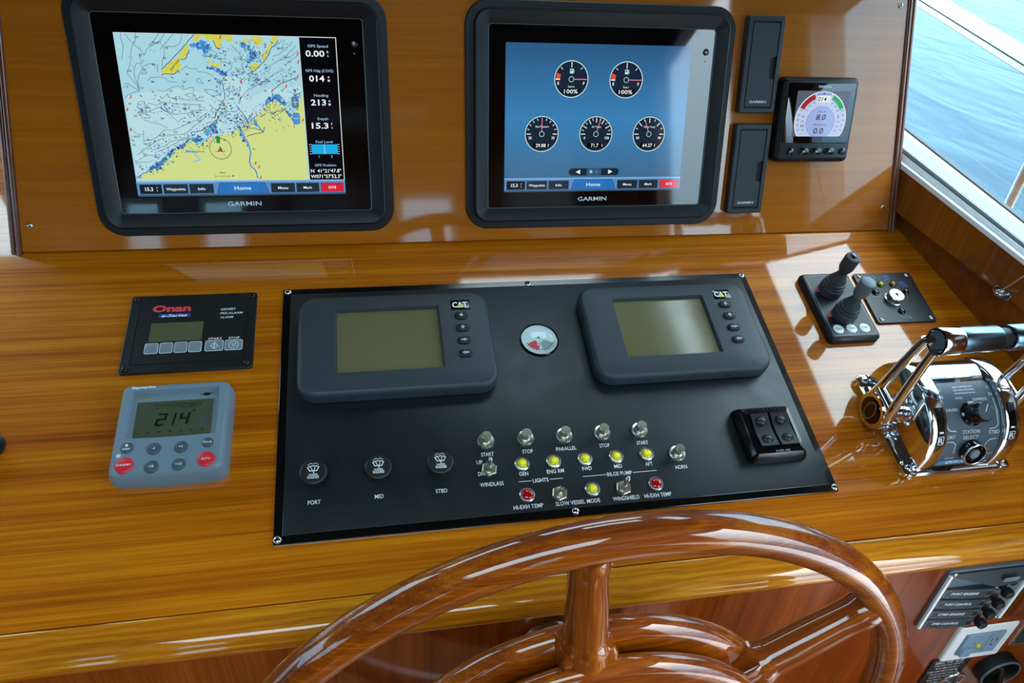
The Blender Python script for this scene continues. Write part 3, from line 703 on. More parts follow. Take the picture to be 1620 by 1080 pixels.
def command_bar(p):
    p.rect(0, 246, 0, 18.2, 'scr_bar'); p.rect(0, 246, 16.2, 18.2, 'scr_bar2'); p.rect(0, 246, 0, 2.2, 'scr_navg')
    for (x0, x1, s, c) in ((3.2, 27.6, '15.3f', 'scr_btn2'), (30.2, 57.6, 'Waypoints', 'scr_btn'), (60.2, 87.4, 'Info', 'scr_btn'),
                           (156, 184, 'Menu', 'scr_btn'), (186.6, 213.6, 'Mark', 'scr_btn'), (216.4, 243.6, 'SOS', 'scr_sos')):
        p.rect(x0 - 0.5, x1 + 0.5, 2.8, 14.6, 'scr_navg'); p.rect(x0, x1, 3.3, 14.2, c)
        cx = (x0 + x1) / 2
        if s == '15.3f':
            p.text('15.3', cx - 2, 8.8, 4.4, 'scr_wht', bold=0.02); p.text('f', cx + 7.2, 10.3, 2.2, 'scr_wht', bold=0.02); p.text('t', cx + 7.2, 7.2, 2.2, 'scr_wht', bold=0.02)
        else: p.text(s, cx, 8.6, 3.2, 'scr_wht', bold=0.015, w={'Waypoints': 22, 'Info': 8.5, 'Menu': 12, 'Mark': 10.5, 'SOS': 9.5}[s])
    p.poly([(91, 2.6), (153, 2.6), (148.5, 16), (95.5, 16)], 'scr_home2'); p.poly([(92.4, 3.2), (151.6, 3.2), (147.6, 15.2), (96.4, 15.2)], 'scr_home')
    for i in range(3):
        p.line([(97.6 + 2.2 * i, 4), (98.6 + 2.2 * i, 13.5)], 0.35, 'scr_home2'); p.line([(146.4 - 2.2 * i, 4), (145.4 - 2.2 * i, 13.5)], 0.35, 'scr_home2')
    p.text('Home', 122, 9, 4.6, 'scr_wht', w=19.5, bold=0.01)

def chart_screen(par, o):
    rnd = random.Random(5)
    p = Print(0.0062, o, 0.001, 0.0000005)
    p.rect(0, 246, 0, 184.5, 'scr_wht')
    p.rect(0, 203, 18, 184.0, 'scr_sea')
    for q in CHART['white']: p.poly([(min(max(x, 0.3), 202.8), max(y, 18.3)) for x, y in q], 'scr_shoal')
    def inside(x, y, q):
        c = False
        for (xa, ya), (xb, yb) in zip(q, q[1:] + q[:1]):
            if (ya > y) != (yb > y) and x < (xb - xa) * (y - ya) / (yb - ya) + xa: c = not c
        return c
    def blobs(q, dens):
        xs = [a for a, _ in q]; ys = [b_ for _, b_ in q]
        for _ in range(int((max(xs) - min(xs)) * (max(ys) - min(ys)) * dens) + 6):
            x = rnd.uniform(min(xs), max(xs)); y = rnd.uniform(min(ys), max(ys))
            if not inside(x, y, q): continue
            n = rnd.randint(5, 8); r = rnd.uniform(0.6, 2.2); a0 = rnd.random() * 6
            p.poly([(x + r * rnd.uniform(.4, 1.3) * math.cos(a0 + 6.283 * i / n), y + r * rnd.uniform(.4, 1.2) * math.sin(a0 + 6.283 * i / n)) for i in range(n)], rnd.choice(['scr_shal'] * 6 + ['scr_dot2'] * 3 + ['scr_sea'] * 2 + ['scr_coast']))
    for q in CHART['blue']: blobs(q, 0.9)
    for i, q in enumerate(CHART['land']): p.poly(q, 'scr_land' if i < 8 else 'scr_land2')
    for q in CHART['blue'][4:]: blobs(q, 0.6)
    for q in CHART['river']: p.line(q, 2.0, 'scr_rivr')
    for q in CHART['cont']:
        r = [q[0]]
        for (xa, ya), (xb, yb) in zip(q, q[1:]):
            l = math.hypot(xb - xa, yb - ya); n = max(1, int(l / 4))
            for i in range(1, n + 1):
                j = 0 if i == n else 0.7
                r.append((xa + (xb - xa) * i / n + rnd.uniform(-j, j), ya + (yb - ya) * i / n + rnd.uniform(-j, j)))
        p.line(r, 0.5, 'scr_cont')
    for q in CHART['dark']:
        r = [q[0]]
        for (xa, ya), (xb, yb) in zip(q, q[1:]):
            l = math.hypot(xb - xa, yb - ya); n = max(1, int(l / 2.5))
            for i in range(1, n + 1):
                r.append((xa + (xb - xa) * i / n + rnd.uniform(-.6, .6), ya + (yb - ya) * i / n + rnd.uniform(-.6, .6)))
        p.line(r, 0.75, 'scr_coast')
    # soundings, rocks and small shoals crowd along the shore
    shore = CHART['dark'][8] + CHART['dark'][9] + CHART['land'][8][2:30]
    cl = [(x, y, 7) for x, y in shore] + [(108, 96, 16)] * 16 + [(125, 118, 13)] * 8 + [(150, 165, 14)] * 8 + [(92, 78, 9)] * 10 + [(48, 105, 12)] * 6 + [(165, 100, 16)] * 8 + [(135, 140, 14)] * 8 + [(30, 60, 14)] * 6 + [(195, 120, 8)] * 6 + [(130, 88, 12)] * 10 + [(75, 100, 15)] * 6 + [(140, 160, 20)] * 10 + [(110, 165, 14)] * 6 + [(155, 135, 10)] * 8 + [(20, 100, 9)] * 5 + [(110, 130, 10)] * 4 + [(185, 140, 14)] * 3
    for cx, cy, s in cl:
        for _ in range(9):
            x = cx + rnd.gauss(0, s * 0.55); y = cy + rnd.gauss(0, s * 0.45)
            if not (2 < x < 200 and 21 < y < 181): continue
            c = rnd.choice(['scr_coast'] * 5 + ['scr_shal'] * 5 + ['scr_ink'] * 2 + ['scr_cont'] * 4 + ['scr_red', 'scr_green'])
            if rnd.random() < 0.55:
                a = rnd.uniform(0, 3.14); l = rnd.uniform(0.6, 1.9)
                p.line([(x, y), (x + l * math.cos(a), y + l * math.sin(a)), (x + l * math.cos(a) + rnd.uniform(-1, 1), y + l * math.sin(a) + rnd.uniform(-1, 1))], rnd.uniform(0.3, 0.7), c)
            else:
                n = rnd.randint(4, 6); r = rnd.uniform(0.4, 1.3); a0 = rnd.random() * 6
                p.poly([(x + r * rnd.uniform(.6, 1.3) * math.cos(a0 + 6.283 * i / n), y + r * rnd.uniform(.5, 1.1) * math.sin(a0 + 6.283 * i / n)) for i in range(n)], c)
    for _ in range(60):
        x = rnd.uniform(6, 195); y = rnd.uniform(60, 178)
        if y < 60 + 0.35 * x - 20: continue
        p.text(str(rnd.randint(11, 99)), x, y, 1.5, 'scr_cont')
    for x, y, s in CHART['texts']: p.text(s, x, y, 2.5 if s[0].isdigit() else 2.2, 'scr_ink', bold=0.012)
    p.text('NEW YORK', 62, 151, 2.2, 'scr_ink', ang=0.83, bold=0.015)
    for x, y in CHART['red']:
        x = min(max(x, 2.5), 200)
        p.poly([(x - 1.1, y - 1.6), (x + 1.3, y - 1.1), (x + 1.8, y + 2.2), (x + 0.6, y + 2.0), (x + 0.1, y - 0.2)], 'scr_red'); p.disc(x, y - 1.2, 0.9, 'scr_orange', 8)
    for x, y in CHART['green']: p.poly([(x - 1.9, y + 1.5), (x - 0.5, y - 1.2), (x + 1.8, y - 1.7), (x + 0.9, y - 0.1)], 'scr_green')
    p.disc(88, 74, 2.6, 'scr_cyan', 7); p.disc(90, 78, 2.0, 'scr_cyan', 6)
    p.arc(101.2, 56.5, 12.1, 12.7, 0, 360, 'scr_ink', 40)
    p.poly([(97, 64), (101, 62), (102.5, 70), (99, 72), (98, 68)], 'scr_grn2')
    p.poly([(97.5, 53), (100.4, 53.4), (101.2, 60)], 'scr_red'); p.poly([(100.8, 53.4), (103, 53), (101.2, 60)], 'scr_ink'); p.line([(95, 53), (106, 53.2)], 0.8, 'scr_red'); p.line([(101.2, 59), (105.5, 47.5)], 0.3, 'scr_ink')
    p.line([(91.6, 23.4), (107.8, 23.4)], 0.4, 'scr_ink'); p.line([(91.6, 22), (91.6, 25)], 0.4, 'scr_ink'); p.line([(107.8, 22), (107.8, 25)], 0.4, 'scr_ink'); p.poly([(110, 22.6), (113.5, 23.3), (112, 25.4), (111.6, 23.9)], 'scr_ink')
    p.rrect(193, 110.6, 8.6, 13.5, 2.6, 'scr_zoom'); p.rrect(193, 91.8, 8.6, 13.5, 2.6, 'scr_shal')
    p.line([(190, 110.6), (196, 110.6)], 0.5, 'scr_wht'); p.line([(193, 107.4), (193, 113.8)], 0.5, 'scr_wht'); p.line([(190, 91.8), (196, 91.8)], 0.5, 'scr_wht')
    # data column
    p.rect(203.4, 245.2, 18.2, 183.7, 'scr_blk')
    def item(name, y, w, val, vy, vw, u1, u2, ux):
        p.text(name, 224.3, y, 3.0, 'scr_dot', w=w, bold=0.01)
        p.text(val, 220.5, vy, 6.9, 'scr_wht', w=vw, bold=0.02)
        p.text(u1, ux, vy + 2.2, 2.9, 'scr_wht', bold=0.02); p.text(u2, ux, vy - 2.2, 2.7, 'scr_wht', bold=0.02)
    item('GPS Speed', 174.4, 23.5, '0.00', 166, 22, 'k', 't', 235.4)
    item('GPS Hdg (COG)', 146.9, 32.5, '014', 138, 18, 'o', 'M', 234.5)
    item('Heading', 118.8, 17, '213', 110.6, 18, 'o', 'M', 233.6)
    item('Depth', 91.6, 12.4, '15.3', 83.4, 20, 'f', 't', 234.6)
    p.text('Fuel Level', 224, 64.3, 3.0, 'scr_dot', w=20, bold=0.01)
    p.rect(208.5, 239.5, 49.6, 61.2, 'scr_fuel'); p.line([(224, 49.6), (224, 61.2)], 0.5, 'scr_wht')
    for i in range(5):
        y = 49.8 + 2.8 * i; p.line([(206, y), (208.4, y)], 0.5, 'scr_wht'); p.line([(239.6, y), (242, y)], 0.5, 'scr_wht')
    p.text('1', 216.5, 46.6, 2.6, 'scr_wht'); p.text('2', 232, 46.6, 2.6, 'scr_wht')
    p.text('GPS Position', 223.6, 36.0, 3.0, 'scr_dot', w=26, bold=0.01)
    p.text('N  41\u00b021\'47.8"', 223.8, 29.0, 4.2, 'scr_wht', w=37, bold=0.012); p.text('W071\u00b057\'52.3"', 223.6, 22.2, 4.2, 'scr_wht', w=37.5, bold=0.012)
    command_bar(p)
    return p.done('chart_display', par, 'lit sea chart with a black data column')

def gauge_screen(par, o):
    p = Print(0.0062, o)
    p.rect(0, 246, 0, 184.5, 'scr_grad')
    def dial(cx, cy):
        p.disc(cx, cy, 23.4, 'scr_navg', 40); p.disc(cx, cy, 22.6, 'scr_dial', 40); p.arc(cx, cy, 21.6, 22.7, 0, 360, 'scr_ring', 48)
    def tick(cx, cy, a, r0, r1, w):
        a = math.radians(a); p.line([(cx + r0 * math.cos(a), cy + r0 * math.sin(a)), (cx + r1 * math.cos(a), cy + r1 * math.sin(a))], w, 'scr_wht')
    def hub(cx, cy): p.disc(cx, cy, 3.5, 'scr_ring', 20); p.disc(cx, cy, 2.9, 'scr_dial', 20)
    for cx, cy, s in ((86, 142.2, 'Tank 2'), (159.6, 142.2, 'Tank 1')):
        dial(cx, cy); p.arc(cx, cy, 15, 20.5, 158, 178, 'scr_orange'); p.rect(cx - 20.6, cx - 15, cy - 1, cy + 0.6, 'scr_wht')
        tick(cx, cy, 90, 14.5, 20.3, 1.1); tick(cx, cy, 135, 17, 20, 0.8); tick(cx, cy, 45, 17, 20, 0.8)
        p.rrect(cx, cy + 9.8, 4.6, 5.6, 0.6, 'scr_ring'); p.rect(cx - 1.5, cx + 0.8, cy + 10, cy + 11.6, 'scr_dial'); p.line([(cx + 2.3, cy + 11.8), (cx + 3.2, cy + 10.4), (cx + 3.2, cy + 7.6)], 0.5, 'scr_ring')
        p.line([(cx, cy), (cx + 20.4, cy)], 1.0, 'scr_needle'); hub(cx, cy)
        p.text('E', cx - 17.2, cy - 5, 3.6, 'scr_wht', bold=0.03); p.text('F', cx + 16.6, cy - 5, 3.6, 'scr_wht', bold=0.03)
        p.text(s, cx, cy - 9, 2.2, 'scr_wht', bold=0.01); p.rect(cx - 12, cx + 12, cy - 18, cy - 11.4, 'scr_blk'); p.text('100%', cx, cy - 14.8, 5.0, 'scr_wht', w=18.5, bold=0.012)
    for cx, lab, lo, hi, val, na, nt_, big in ((48.9, 'Atm Pressure', '25', '35', '29.88\u2191', 90, 10, (0, 10)), (122.2, 'Air Temp', '0', '120', '71.7\u2191', 73, 12, (0, 2, 4, 6, 8, 10, 12)), (195.8, 'Water Temp', '50', '90', '64.27\u2191', 110, 8, (0, 2, 4, 6, 8))):
        cy = 74.4; dial(cx, cy)
        for i in range(nt_ + 1): tick(cx, cy, 180 - 180 * i / nt_, 15 if i in big else 17.6, 20.2, 1.1 if i in big else 0.8)
        p.text(lab, cx, cy + 9.4, 2.4, 'scr_wht', bold=0.01, w={'Atm Pressure': 18, 'Air Temp': 12.5, 'Water Temp': 16}[lab])
        a = math.radians(na); p.line([(cx, cy), (cx + 20 * math.cos(a), cy + 20 * math.sin(a))], 0.9, 'scr_needle'); hub(cx, cy)
        p.text(lo, cx - 15.5, cy - 4.8, 3.2, 'scr_wht', bold=0.02); p.text(hi, cx + 15.2, cy - 4.8, 3.2, 'scr_wht', bold=0.02)
        p.rect(cx - 11.5, cx + 11.5, cy - 17.4, cy - 11.2, 'scr_blk'); p.text(val.replace('\u2191', ''), cx - 1, cy - 14.3, 4.4, 'scr_wht', bold=0.015)
        p.line([(cx + 9.2, cy - 16), (cx + 9.2, cy - 12.6)], 0.8, 'scr_wht')
    p.rrect(122, 25.6, 71, 10.4, 5, 'scr_navg'); p.rrect(122, 25.6, 69.4, 9, 4.4, 'scr_dial'); p.rect(112, 132, 21, 30.2, 'scr_navg')
    p.poly([(96.8, 25.6), (102.8, 22.6), (102.8, 28.6)], 'scr_wht'); p.poly([(148, 25.6), (142, 22.6), (142, 28.6)], 'scr_wht')
    p.disc(117.8, 25.8, 2.1, 'scr_dot', 14); p.disc(126, 25.8, 2.1, 'scr_dot2', 14)
    command_bar(p)
    return p.done('gauge_display', par, 'lit blue page of five round gauges')

BEZEL = None
def chartplotter(cx, cy, label, screen_fn):
    global BEZEL
    t_ = thing('chartplotter', label, 'display', MP @ T((cx, cy, 0)), 'multifunction displays on the teak panel')
    if BEZEL is None:
        b = MB()
        b.rr(0.357, 0.2825, 0.030, [(0, 0.0), (0, 0.0028), (0.0012, 0.004), (0.0102, 0.0044), (0.0104, 0.0105), (0.0112, 0.0122), (0.0126, 0.0128), (0.0265, 0.0082), (0.0285, 0.0066), (0.0288, 0.0030)], n=8, cap1=False)
        g = MB().rr(0.2990, 0.2262, 0.004, [(0, 0.002), (0, 0.0055), (0.0004, 0.006)])
        r = MB().rr(0.3004, 0.2276, 0.0046, [(0, 0.0050), (0, 0.0072), (0.0006, 0.0074), (0.0009, 0.0072), (0.0009, 0.0058)], n=5, cap0=False, cap1=False)  # paler ring: the highlight along the glass edge, put in as colour
        BEZEL = (b.mesh('bezel', M['bezel'], 35), g.mesh('glass', M['glass_black'], 35), r.mesh('edge_highlight', M['slate_light'], 35))
    for nm, me in zip(('bezel', 'glass', 'edge_highlight'), BEZEL): link(nm, me, t_)
    screen_fn(t_, (-0.005 - 0.123, -0.09225))
    p = Print(0.0062); p.text('GARMIN', -6.2, -102.8, 5.2, 'ink_white', w=40.5, bold=0.012); p.done('brand_lettering', t_)
    b = MB().lathe([(0.0042, 0.0055), (0.0042, 0.0064), (0.0036, 0.0067)], 20, 0.1385, 0.0855); pb = b.build('power_button', M['black_gloss'], t_)
    p = Print(0.0068); p.arc(138.5, 85.5, 1.2, 1.7, 125, 415, 'ink_white', 16); p.line([(138.5, 85.6), (138.5, 87.6)], 0.5, 'ink_white'); p.done('power_symbol', pb)
    p = Print(0.0062); p.disc(138.4, 74.3, 0.9, 'ink_grey', 10); p.done('light_sensor', t_)
    return t_
chartplotter(0.2980, 0.1608, 'black chart display showing a sea chart with yellow land', chart_screen)
chartplotter(0.7495, 0.1600, 'black chart display showing five round gauges on blue', gauge_screen)

def card_reader(cx, cy, label):
    t_ = thing('card_reader', label, 'card reader', MP @ T((cx, cy, 0)), 'card readers beside the gauge display')
    MB().rr(0.0525, 0.1218, 0.0035, [(0, 0.0), (0, 0.0105), (0.0012, 0.0120), (0.0064, 0.0122), (0.0066, 0.0095)], n=4).build('housing', [M['card']], t_, smooth=35)
    w, h = 0.0188, 0.0524
    pts = [(-w, -h), (w, -h), (w, -0.0175), (w - 0.0060, -0.0160), (w - 0.0078, -0.013), (w - 0.0078, 0.007), (w - 0.0060, 0.010), (w, 0.0115), (w, h), (-w, h)]
    MB().prism(pts, 0.0096, 0.0121, 0.0005).build('door', M['card'], t_, smooth=35)
    b = MB(); z = 0.00975
    b.add([(-0.0198, -0.0538, z), (0.0198, -0.0538, z), (0.0198, 0.0538, z), (-0.0198, 0.0538, z)], [(0, 1, 2, 3)])
    b.build('door_gap', M['dark_gap'], t_, recalc=False, smooth=0)
    p = Print(0.01215); p.text('GARMIN', -0.5, -46, 3.4, 'ink_white', w=24.5, bold=0.012); p.done('brand_lettering', t_)
card_reader(0.9672, 0.2307, 'slim dark card reader door, upper one beside the gauge display')
card_reader(0.9672, 0.0953, 'slim dark card reader door, lower one beside the gauge display')

t_ = thing('wind_instrument', 'small square black instrument with a round white and blue dial', 'instrument', MP @ T((1.0555, 0.1612, 0)))
MB().rr(0.1125, 0.1120, 0.0075, [(0, 0.0), (0, 0.0135), (0.0012, 0.0165), (0.0045, 0.0195), (0.0055, 0.020)], n=5).build('body', M['bezel'], t_, smooth=30)
MB().rr(0.1005, 0.0790, 0.002, [(0, 0.0195), (0, 0.0201), (0.0005, 0.0203)], 0.0, 0.0092).build('glass', M['glass_black'], t_)
p = Print(0.0204, (0.0033 - 0.0395, 0.0088 - 0.02975))
def clip_circle(cx, cy, r, x0, x1, y0, y1, n=48):
    pts = [(cx + r * math.cos(2 * math.pi * i / n), cy + r * math.sin(2 * math.pi * i / n)) for i in range(n)]
    return [(min(max(x, x0), x1), min(max(y, y0), y1)) for x, y in pts]
p.rect(0, 79, 0, 59.5, 'scr_wgry')
p.poly(clip_circle(39.5, 20.5, 38.6, 0.6, 78.4, 0, 59.3), 'scr_wht'); p.poly(clip_circle(39.5, 20.5, 37.4, 1.6, 77.4, 0, 58.4), 'scr_pale')
p.arc(39.5, 20.5, 30.6, 37.2, 111, 152, 'scr_wred'); p.arc(39.5, 20.5, 30.6, 37.2, 28, 66, 'scr_wgrn')
p.arc(39.5, 20.5, 33.4, 37.6, 71, 108, 'scr_pale3', 8); p.poly([(38, 57.4), (41, 57.4), (39.5, 53.6)], 'scr_home2')
for i, a in enumerate(range(-20, 201, 11)):
    if 26 < a < 154: continue
    r = math.radians(a); q0, q1 = (39.5 + 32.5 * math.cos(r), 20.5 + 32.5 * math.sin(r)), (39.5 + 36.5 * math.cos(r), 20.5 + 36.5 * math.sin(r))
    if q0[1] > 1 and q1[1] > 1: p.line([q0, q1], 0.6, 'scr_winkd')
for a, s in ((168, '300'), (181, '285'), (194, 'W'), (206, '255'), (12, 'E'), (-2, '105'), (-15, '120'), (-28, '135'), (148, '315'), (134, '330'), (120, '345'), (58, '030'), (44, '045'), (30, '060')):
    r = math.radians(a); x, y = 39.5 + 27.2 * math.cos(r), 20.5 + 27.2 * math.sin(r)
    if y > 2.5: p.text(s, x, y, 4.2 if s in 'WE' else 2.0, 'scr_winkd')
p.rect(30, 49.5, 45.0, 53.4, 'scr_wht'); p.text('014', 37.6, 49, 6.0, 'scr_winkd', w=13, shear=0.15, bold=0.01); p.text('o', 46.8, 50.6, 2, 'scr_winkd'); p.text('M', 46.9, 47.4, 2.0, 'scr_winkd')
p.poly(clip_circle(39.5, 18.5, 21.5, 0, 79, 0, 59), 'scr_pale3'); p.poly(clip_circle(39.5, 18.5, 20.5, 0, 79, 0, 59), 'scr_pale2')
p.text('Depth (ft)', 40, 33, 2.2, 'scr_winkd'); p.text('8.0', 39.5, 25.4, 7.4, 'scr_winkd', w=14.5, shear=0.15, bold=0.01)
p.text('GPS Speed (kt)', 39.5, 15.6, 2.2, 'scr_winkd'); p.text('0.0', 38.5, 7.6, 7.4, 'scr_winkd', w=15, shear=0.15, bold=0.01)
p.done('dial_display', t_, 'lit compass rose with red and green arcs')
p = Print(0.0204); p.text('GARMIN', 3, 44.2, 3.2, 'ink_white', w=19, bold=0.012); p.done('brand_lettering', t_)
for x, w, s in ((-0.0355, 0.011, 'o'), (-0.0152, 0.0155, '^'), (0.0046, 0.0155, '='), (0.0244, 0.0155, 'v'), (0.0445, 0.0095, 'p')):
    kb = MB().rr(w, 0.0088, 0.0042, [(0, 0.0195), (0, 0.0212), (0.0008, 0.0218)], n=4).build('button', M['black_gloss'], t_, T((x, -0.0410, 0)))
    p = Print(0.0219)
    if s == '^': p.poly([(-2, -1), (2, -1), (0, 1.2)], 'ink_white')
    elif s == 'v': p.poly([(-2, 1), (0, -1.2), (2, 1)], 'ink_white')
    elif s == '=': p.rect(-2.2, 2.2, -1.4, 1.4, 'ink_grey')
    elif s == 'o': p.disc(0, 0, 1.4, 'ink_grey', 10)
    else: p.arc(0, 0, 1.0, 1.5, 120, 420, 'ink_grey', 12)
    p.done('button_symbol', kb)
# ================================================================== BLACK SWITCH PANEL
PX, PY = 0.6430, -0.2384
sp = thing('switch_panel', 'large black switch panel with labelled buttons set into the dashboard', 'switch panel', MD @ T((PX, PY, 0)))
MB().rr(0.6147, 0.3273, 0.0012, [(0, 0), (0, 0.0026), (0.0006, 0.0030), (0.0086, 0.0030), (0.0090, 0.0034)], n=2, cap1=False).build('border', M['black_edge'], sp, smooth=25)
MB().rr(0.5967, 0.3093, 0.0006, [(0, 0.0020), (0, 0.0039), (0.0003, 0.0040)], n=2).build('plate', M['black_plate'], sp, smooth=25)
screws(sp, [(x - PX, y - PY) for x, y in ((0.3412, -0.0792), (0.6430, -0.0800), (0.9445, -0.0792), (0.3400, -0.3972), (0.6433, -0.3966), (0.9465, -0.3972))], 0.0030, SCREW_BIG)
# wiper knobs
KNOB = MB().lathe([(0.0095, 0.004), (0.0095, 0.0125), (0.0120, 0.0132), (0.0142, 0.0160), (0.0146, 0.0185), (0.0138, 0.0212), (0.0122, 0.0222), (0.0, 0.0226)], 32, cap1=False).mesh('wiper_knob', M['black_rubber'], 30)
def wiper_print(par):
    p = Print(0.02275)
    p.poly([(-6.2, 4.6), (-3, 6), (0, 6.4), (3, 6), (6.2, 4.6), (3.6, -0.4), (0, 0.4), (-3.6, -0.4)], 'ink_white')
    p.poly([(-5, 4.2), (-2.6, 5.2), (0, 5.5), (2.6, 5.2), (5, 4.2), (3.1, 0.5), (0, 1.2), (-3.1, 0.5)], 'black_rubber')
    p.line([(0.6, -2.2), (-2.6, 4.8)], 0.6, 'ink_white'); p.line([(0.6, -2.2), (1.8, 4.8)], 0.6, 'ink_white')
    for s in (-1, 1): p.arc(s * 2.2, 7.0, 1.6, 2.1, 20, 160, 'ink_white', 6); p.line([(s * 4.6, 6.4), (s * 5.0, 7.6)], 0.5, 'ink_white')
    p.text('WIPER', 0, -4.0, 2.0, 'ink_white', w=9.4, bold=0.02); p.rect(-6, 6, -6.0, -5.5, 'ink_white'); p.text('WASHER', 0, -7.4, 2.0, 'ink_white', w=12, bold=0.02)
    return p.done('knob_lettering', par)
first = None
for x, nm in ((0.3753, 'port'), (0.4408, 'mid'), (0.5052, 'starboard')):
    k = link('wiper_knob', KNOB, sp, T((x - PX, -0.3352 - PY, 0)), 'round black wiper knob above the %s label' % {'port': 'PORT', 'mid': 'MID', 'starboard': 'STBD'}[nm])
    if first is None: first = wiper_print(k)
    else:
        c = first.copy(); COL.objects.link(c); c.parent = k
# push buttons
RING = MB().lathe([(0.0096, 0.004), (0.0096, 0.0058), (0.0088, 0.0070), (0.0066, 0.0074), (0.0062, 0.0070)], 24).mesh('button_collar', M['steel'], 30)
CAP = MB().lathe([(0.0060, 0.0068), (0.0060, 0.0090), (0.0052, 0.0094), (0.0056, 0.0100), (0.0056, 0.0172), (0.0050, 0.0180), (0.0, 0.0181)], 24, cap1=False).mesh('push_button', M['steel_dull'], 30)
for x, y, s in ((0.5585, -0.3062, 'lower-left START'), (0.6034, -0.3064, 'left STOP'), (0.6480, -0.3068, 'PARALLEL'), (0.6924, -0.3069, 'right STOP'), (0.7371, -0.3072, 'right START'), (0.7736, -0.3402, 'HORN')):
    k = link('push_button', CAP, sp, T((x - PX, y - PY, 0)), 'steel push button above the %s label' % s.replace('lower-left', 'left'))
    link('button_collar', RING, k)
# indicator lamps
LRING = MB().lathe([(0.0083, 0.004), (0.0083, 0.0052), (0.0074, 0.0060), (0.0060, 0.0058), (0.0058, 0.0048)], 24, cap1=False).mesh('lamp_ring', M['steel'], 30)
def dome(r, h, z0): return [(r, z0 - 0.0012), (r, z0), (r * 0.92, z0 + h * 0.45), (r * 0.7, z0 + h * 0.78), (r * 0.4, z0 + h * 0.95), (0, z0 + h)]
YL = MB().lathe(dome(0.0059, 0.0026, 0.0052), 20, cap1=False).mesh('indicator_lamp', M['lens_yellow'], 60)
YC = MB().lathe(dome(0.0034, 0.0016, 0.0068), 10, cap1=False).mesh('lamp_core', M['lens_yellow_core'], 60)
RL = MB().lathe(dome(0.0066, 0.0030, 0.0052), 20, cap1=False).mesh('indicator_lamp', M['lens_red'], 60)
for x, y, s in ((0.5947, -0.3374, 'GEN'), (0.6303, -0.3374, 'ENG RM'), (0.6660, -0.3376, 'FWD'), (0.7020, -0.3377, 'MID'), (0.7378, -0.3377, 'AFT'), (0.6666, -0.3740, 'SLOW VESSEL MODE')):
    k = link('indicator_lamp', YL, sp, T((x - PX, y - PY, 0)), 'yellow indicator lamp above the %s label' % s)
    link('lamp_ring', LRING, k); link('lamp_core', YC, k)
for x, y, s in ((0.5946, -0.3739, 'left'), (0.7388, -0.3743, 'right')):
    k = link('indicator_lamp', RL, sp, T((x - PX, y - PY, 0)), 'red indicator lamp above the %s HI-EXH TEMP label' % s); link('lamp_ring', LRING, k)
# toggle switches
def hexnut(r, z0, z1, n=6):
    b = MB(); pts = [(r * math.cos(math.pi / 3 * i + 0.3), r * math.sin(math.pi / 3 * i + 0.3)) for i in range(6)]
    b.loft([[(x, y, z0) for x, y in pts], [(x, y, z1 - 0.0008) for x, y in pts], [(x * 0.88, y * 0.88, z1) for x, y in pts]])
    b.lathe([(r * 0.62, z1 - 0.001), (r * 0.62, z1 + 0.0022), (r * 0.45, z1 + 0.0024)], 18)
    return b
NUT = hexnut(0.0088, 0.004, 0.0078).mesh('toggle_nut', M['steel_dull'], 35)
for x, y, tx, ty, s in ((0.5581, -0.3408, 0.0005, 0.0058, 'WINDLASS'), (0.6295, -0.3762, 0.0014, -0.0016, 'lower row'), (0.7009, -0.3762, 0.0036, 0.0050, 'WINDSHIELD')):
    b = MB(); n = 7
    b.tube([(tx * i / n, ty * i / n, 0.0075 + 0.0145 * i / n) for i in range(n + 1)], [0.0020, 0.0021, 0.0023, 0.0026, 0.0028, 0.0030, 0.0028, 0.0014], 12)
    k = b.build('toggle_switch', M['steel'], sp, T((x - PX, y - PY, 0)), 50, label='steel toggle switch ' + {'WINDLASS': 'above the WINDLASS label', 'lower row': 'between the red lamp and the lowest yellow lamp', 'WINDSHIELD': 'above the WINDSHIELD label'}[s])
    link('toggle_nut', NUT, k)
# printed legends
for s, x, y, w in (('START', 558.5, -322.2, 13.9), ('STOP', 603.5, -322.5, 11.8), ('PARALLEL', 647.6, -322.7, 23.2), ('STOP', 692.1, -322.7, 11.8), ('START', 737, -322.9, 13.6), ('HORN', 773.9, -356.8, 13.6),
                   ('UP', 548.6, -331.1, 6.4), ('DN', 549.0, -344.8, 7.0), ('WINDLASS', 558.7, -357.8, 25.6), ('GEN', 594.8, -348.9, 10), ('ENG RM', 630.2, -349, 19), ('FWD', 666, -349, 10.6), ('MID', 701.7, -349.4, 9), ('AFT', 737.7, -349.7, 8.4),
                   ('LIGHTS', 612.1, -358.1, 17.2), ('BILGE PUMP', 701.2, -358.2, 28.6), ('HI-EXH TEMP', 594, -386.8, 32), ('SLOW VESSEL MODE', 648, -387, 49), ('WINDSHIELD', 701.9, -387.3, 30), ('HI-EXH TEMP', 738, -387.3, 31),
                   ('PORT', 374.8, -361, 12.6), ('MID', 440.1, -360.6, 9.2), ('STBD', 504.8, -360.5, 12.2)):
    p = Print(0.00402, (-PX, -PY), 0.001); p.text(s, x, y, 4.5, 'ink_white', w=w, bold=0.004); p.done('legend', sp)
for x0, x1, y in ((588, 602.3, -357.9), (622.2, 636.7, -358), (659.4, 685.9, -358.2), (716.7, 744.3, -358.4)): 
    p = Print(0.00402, (-PX, -PY), 0.001); p.rect(x0, x1, y - 0.28, y + 0.28, 'ink_white'); p.done('legend_line', sp)

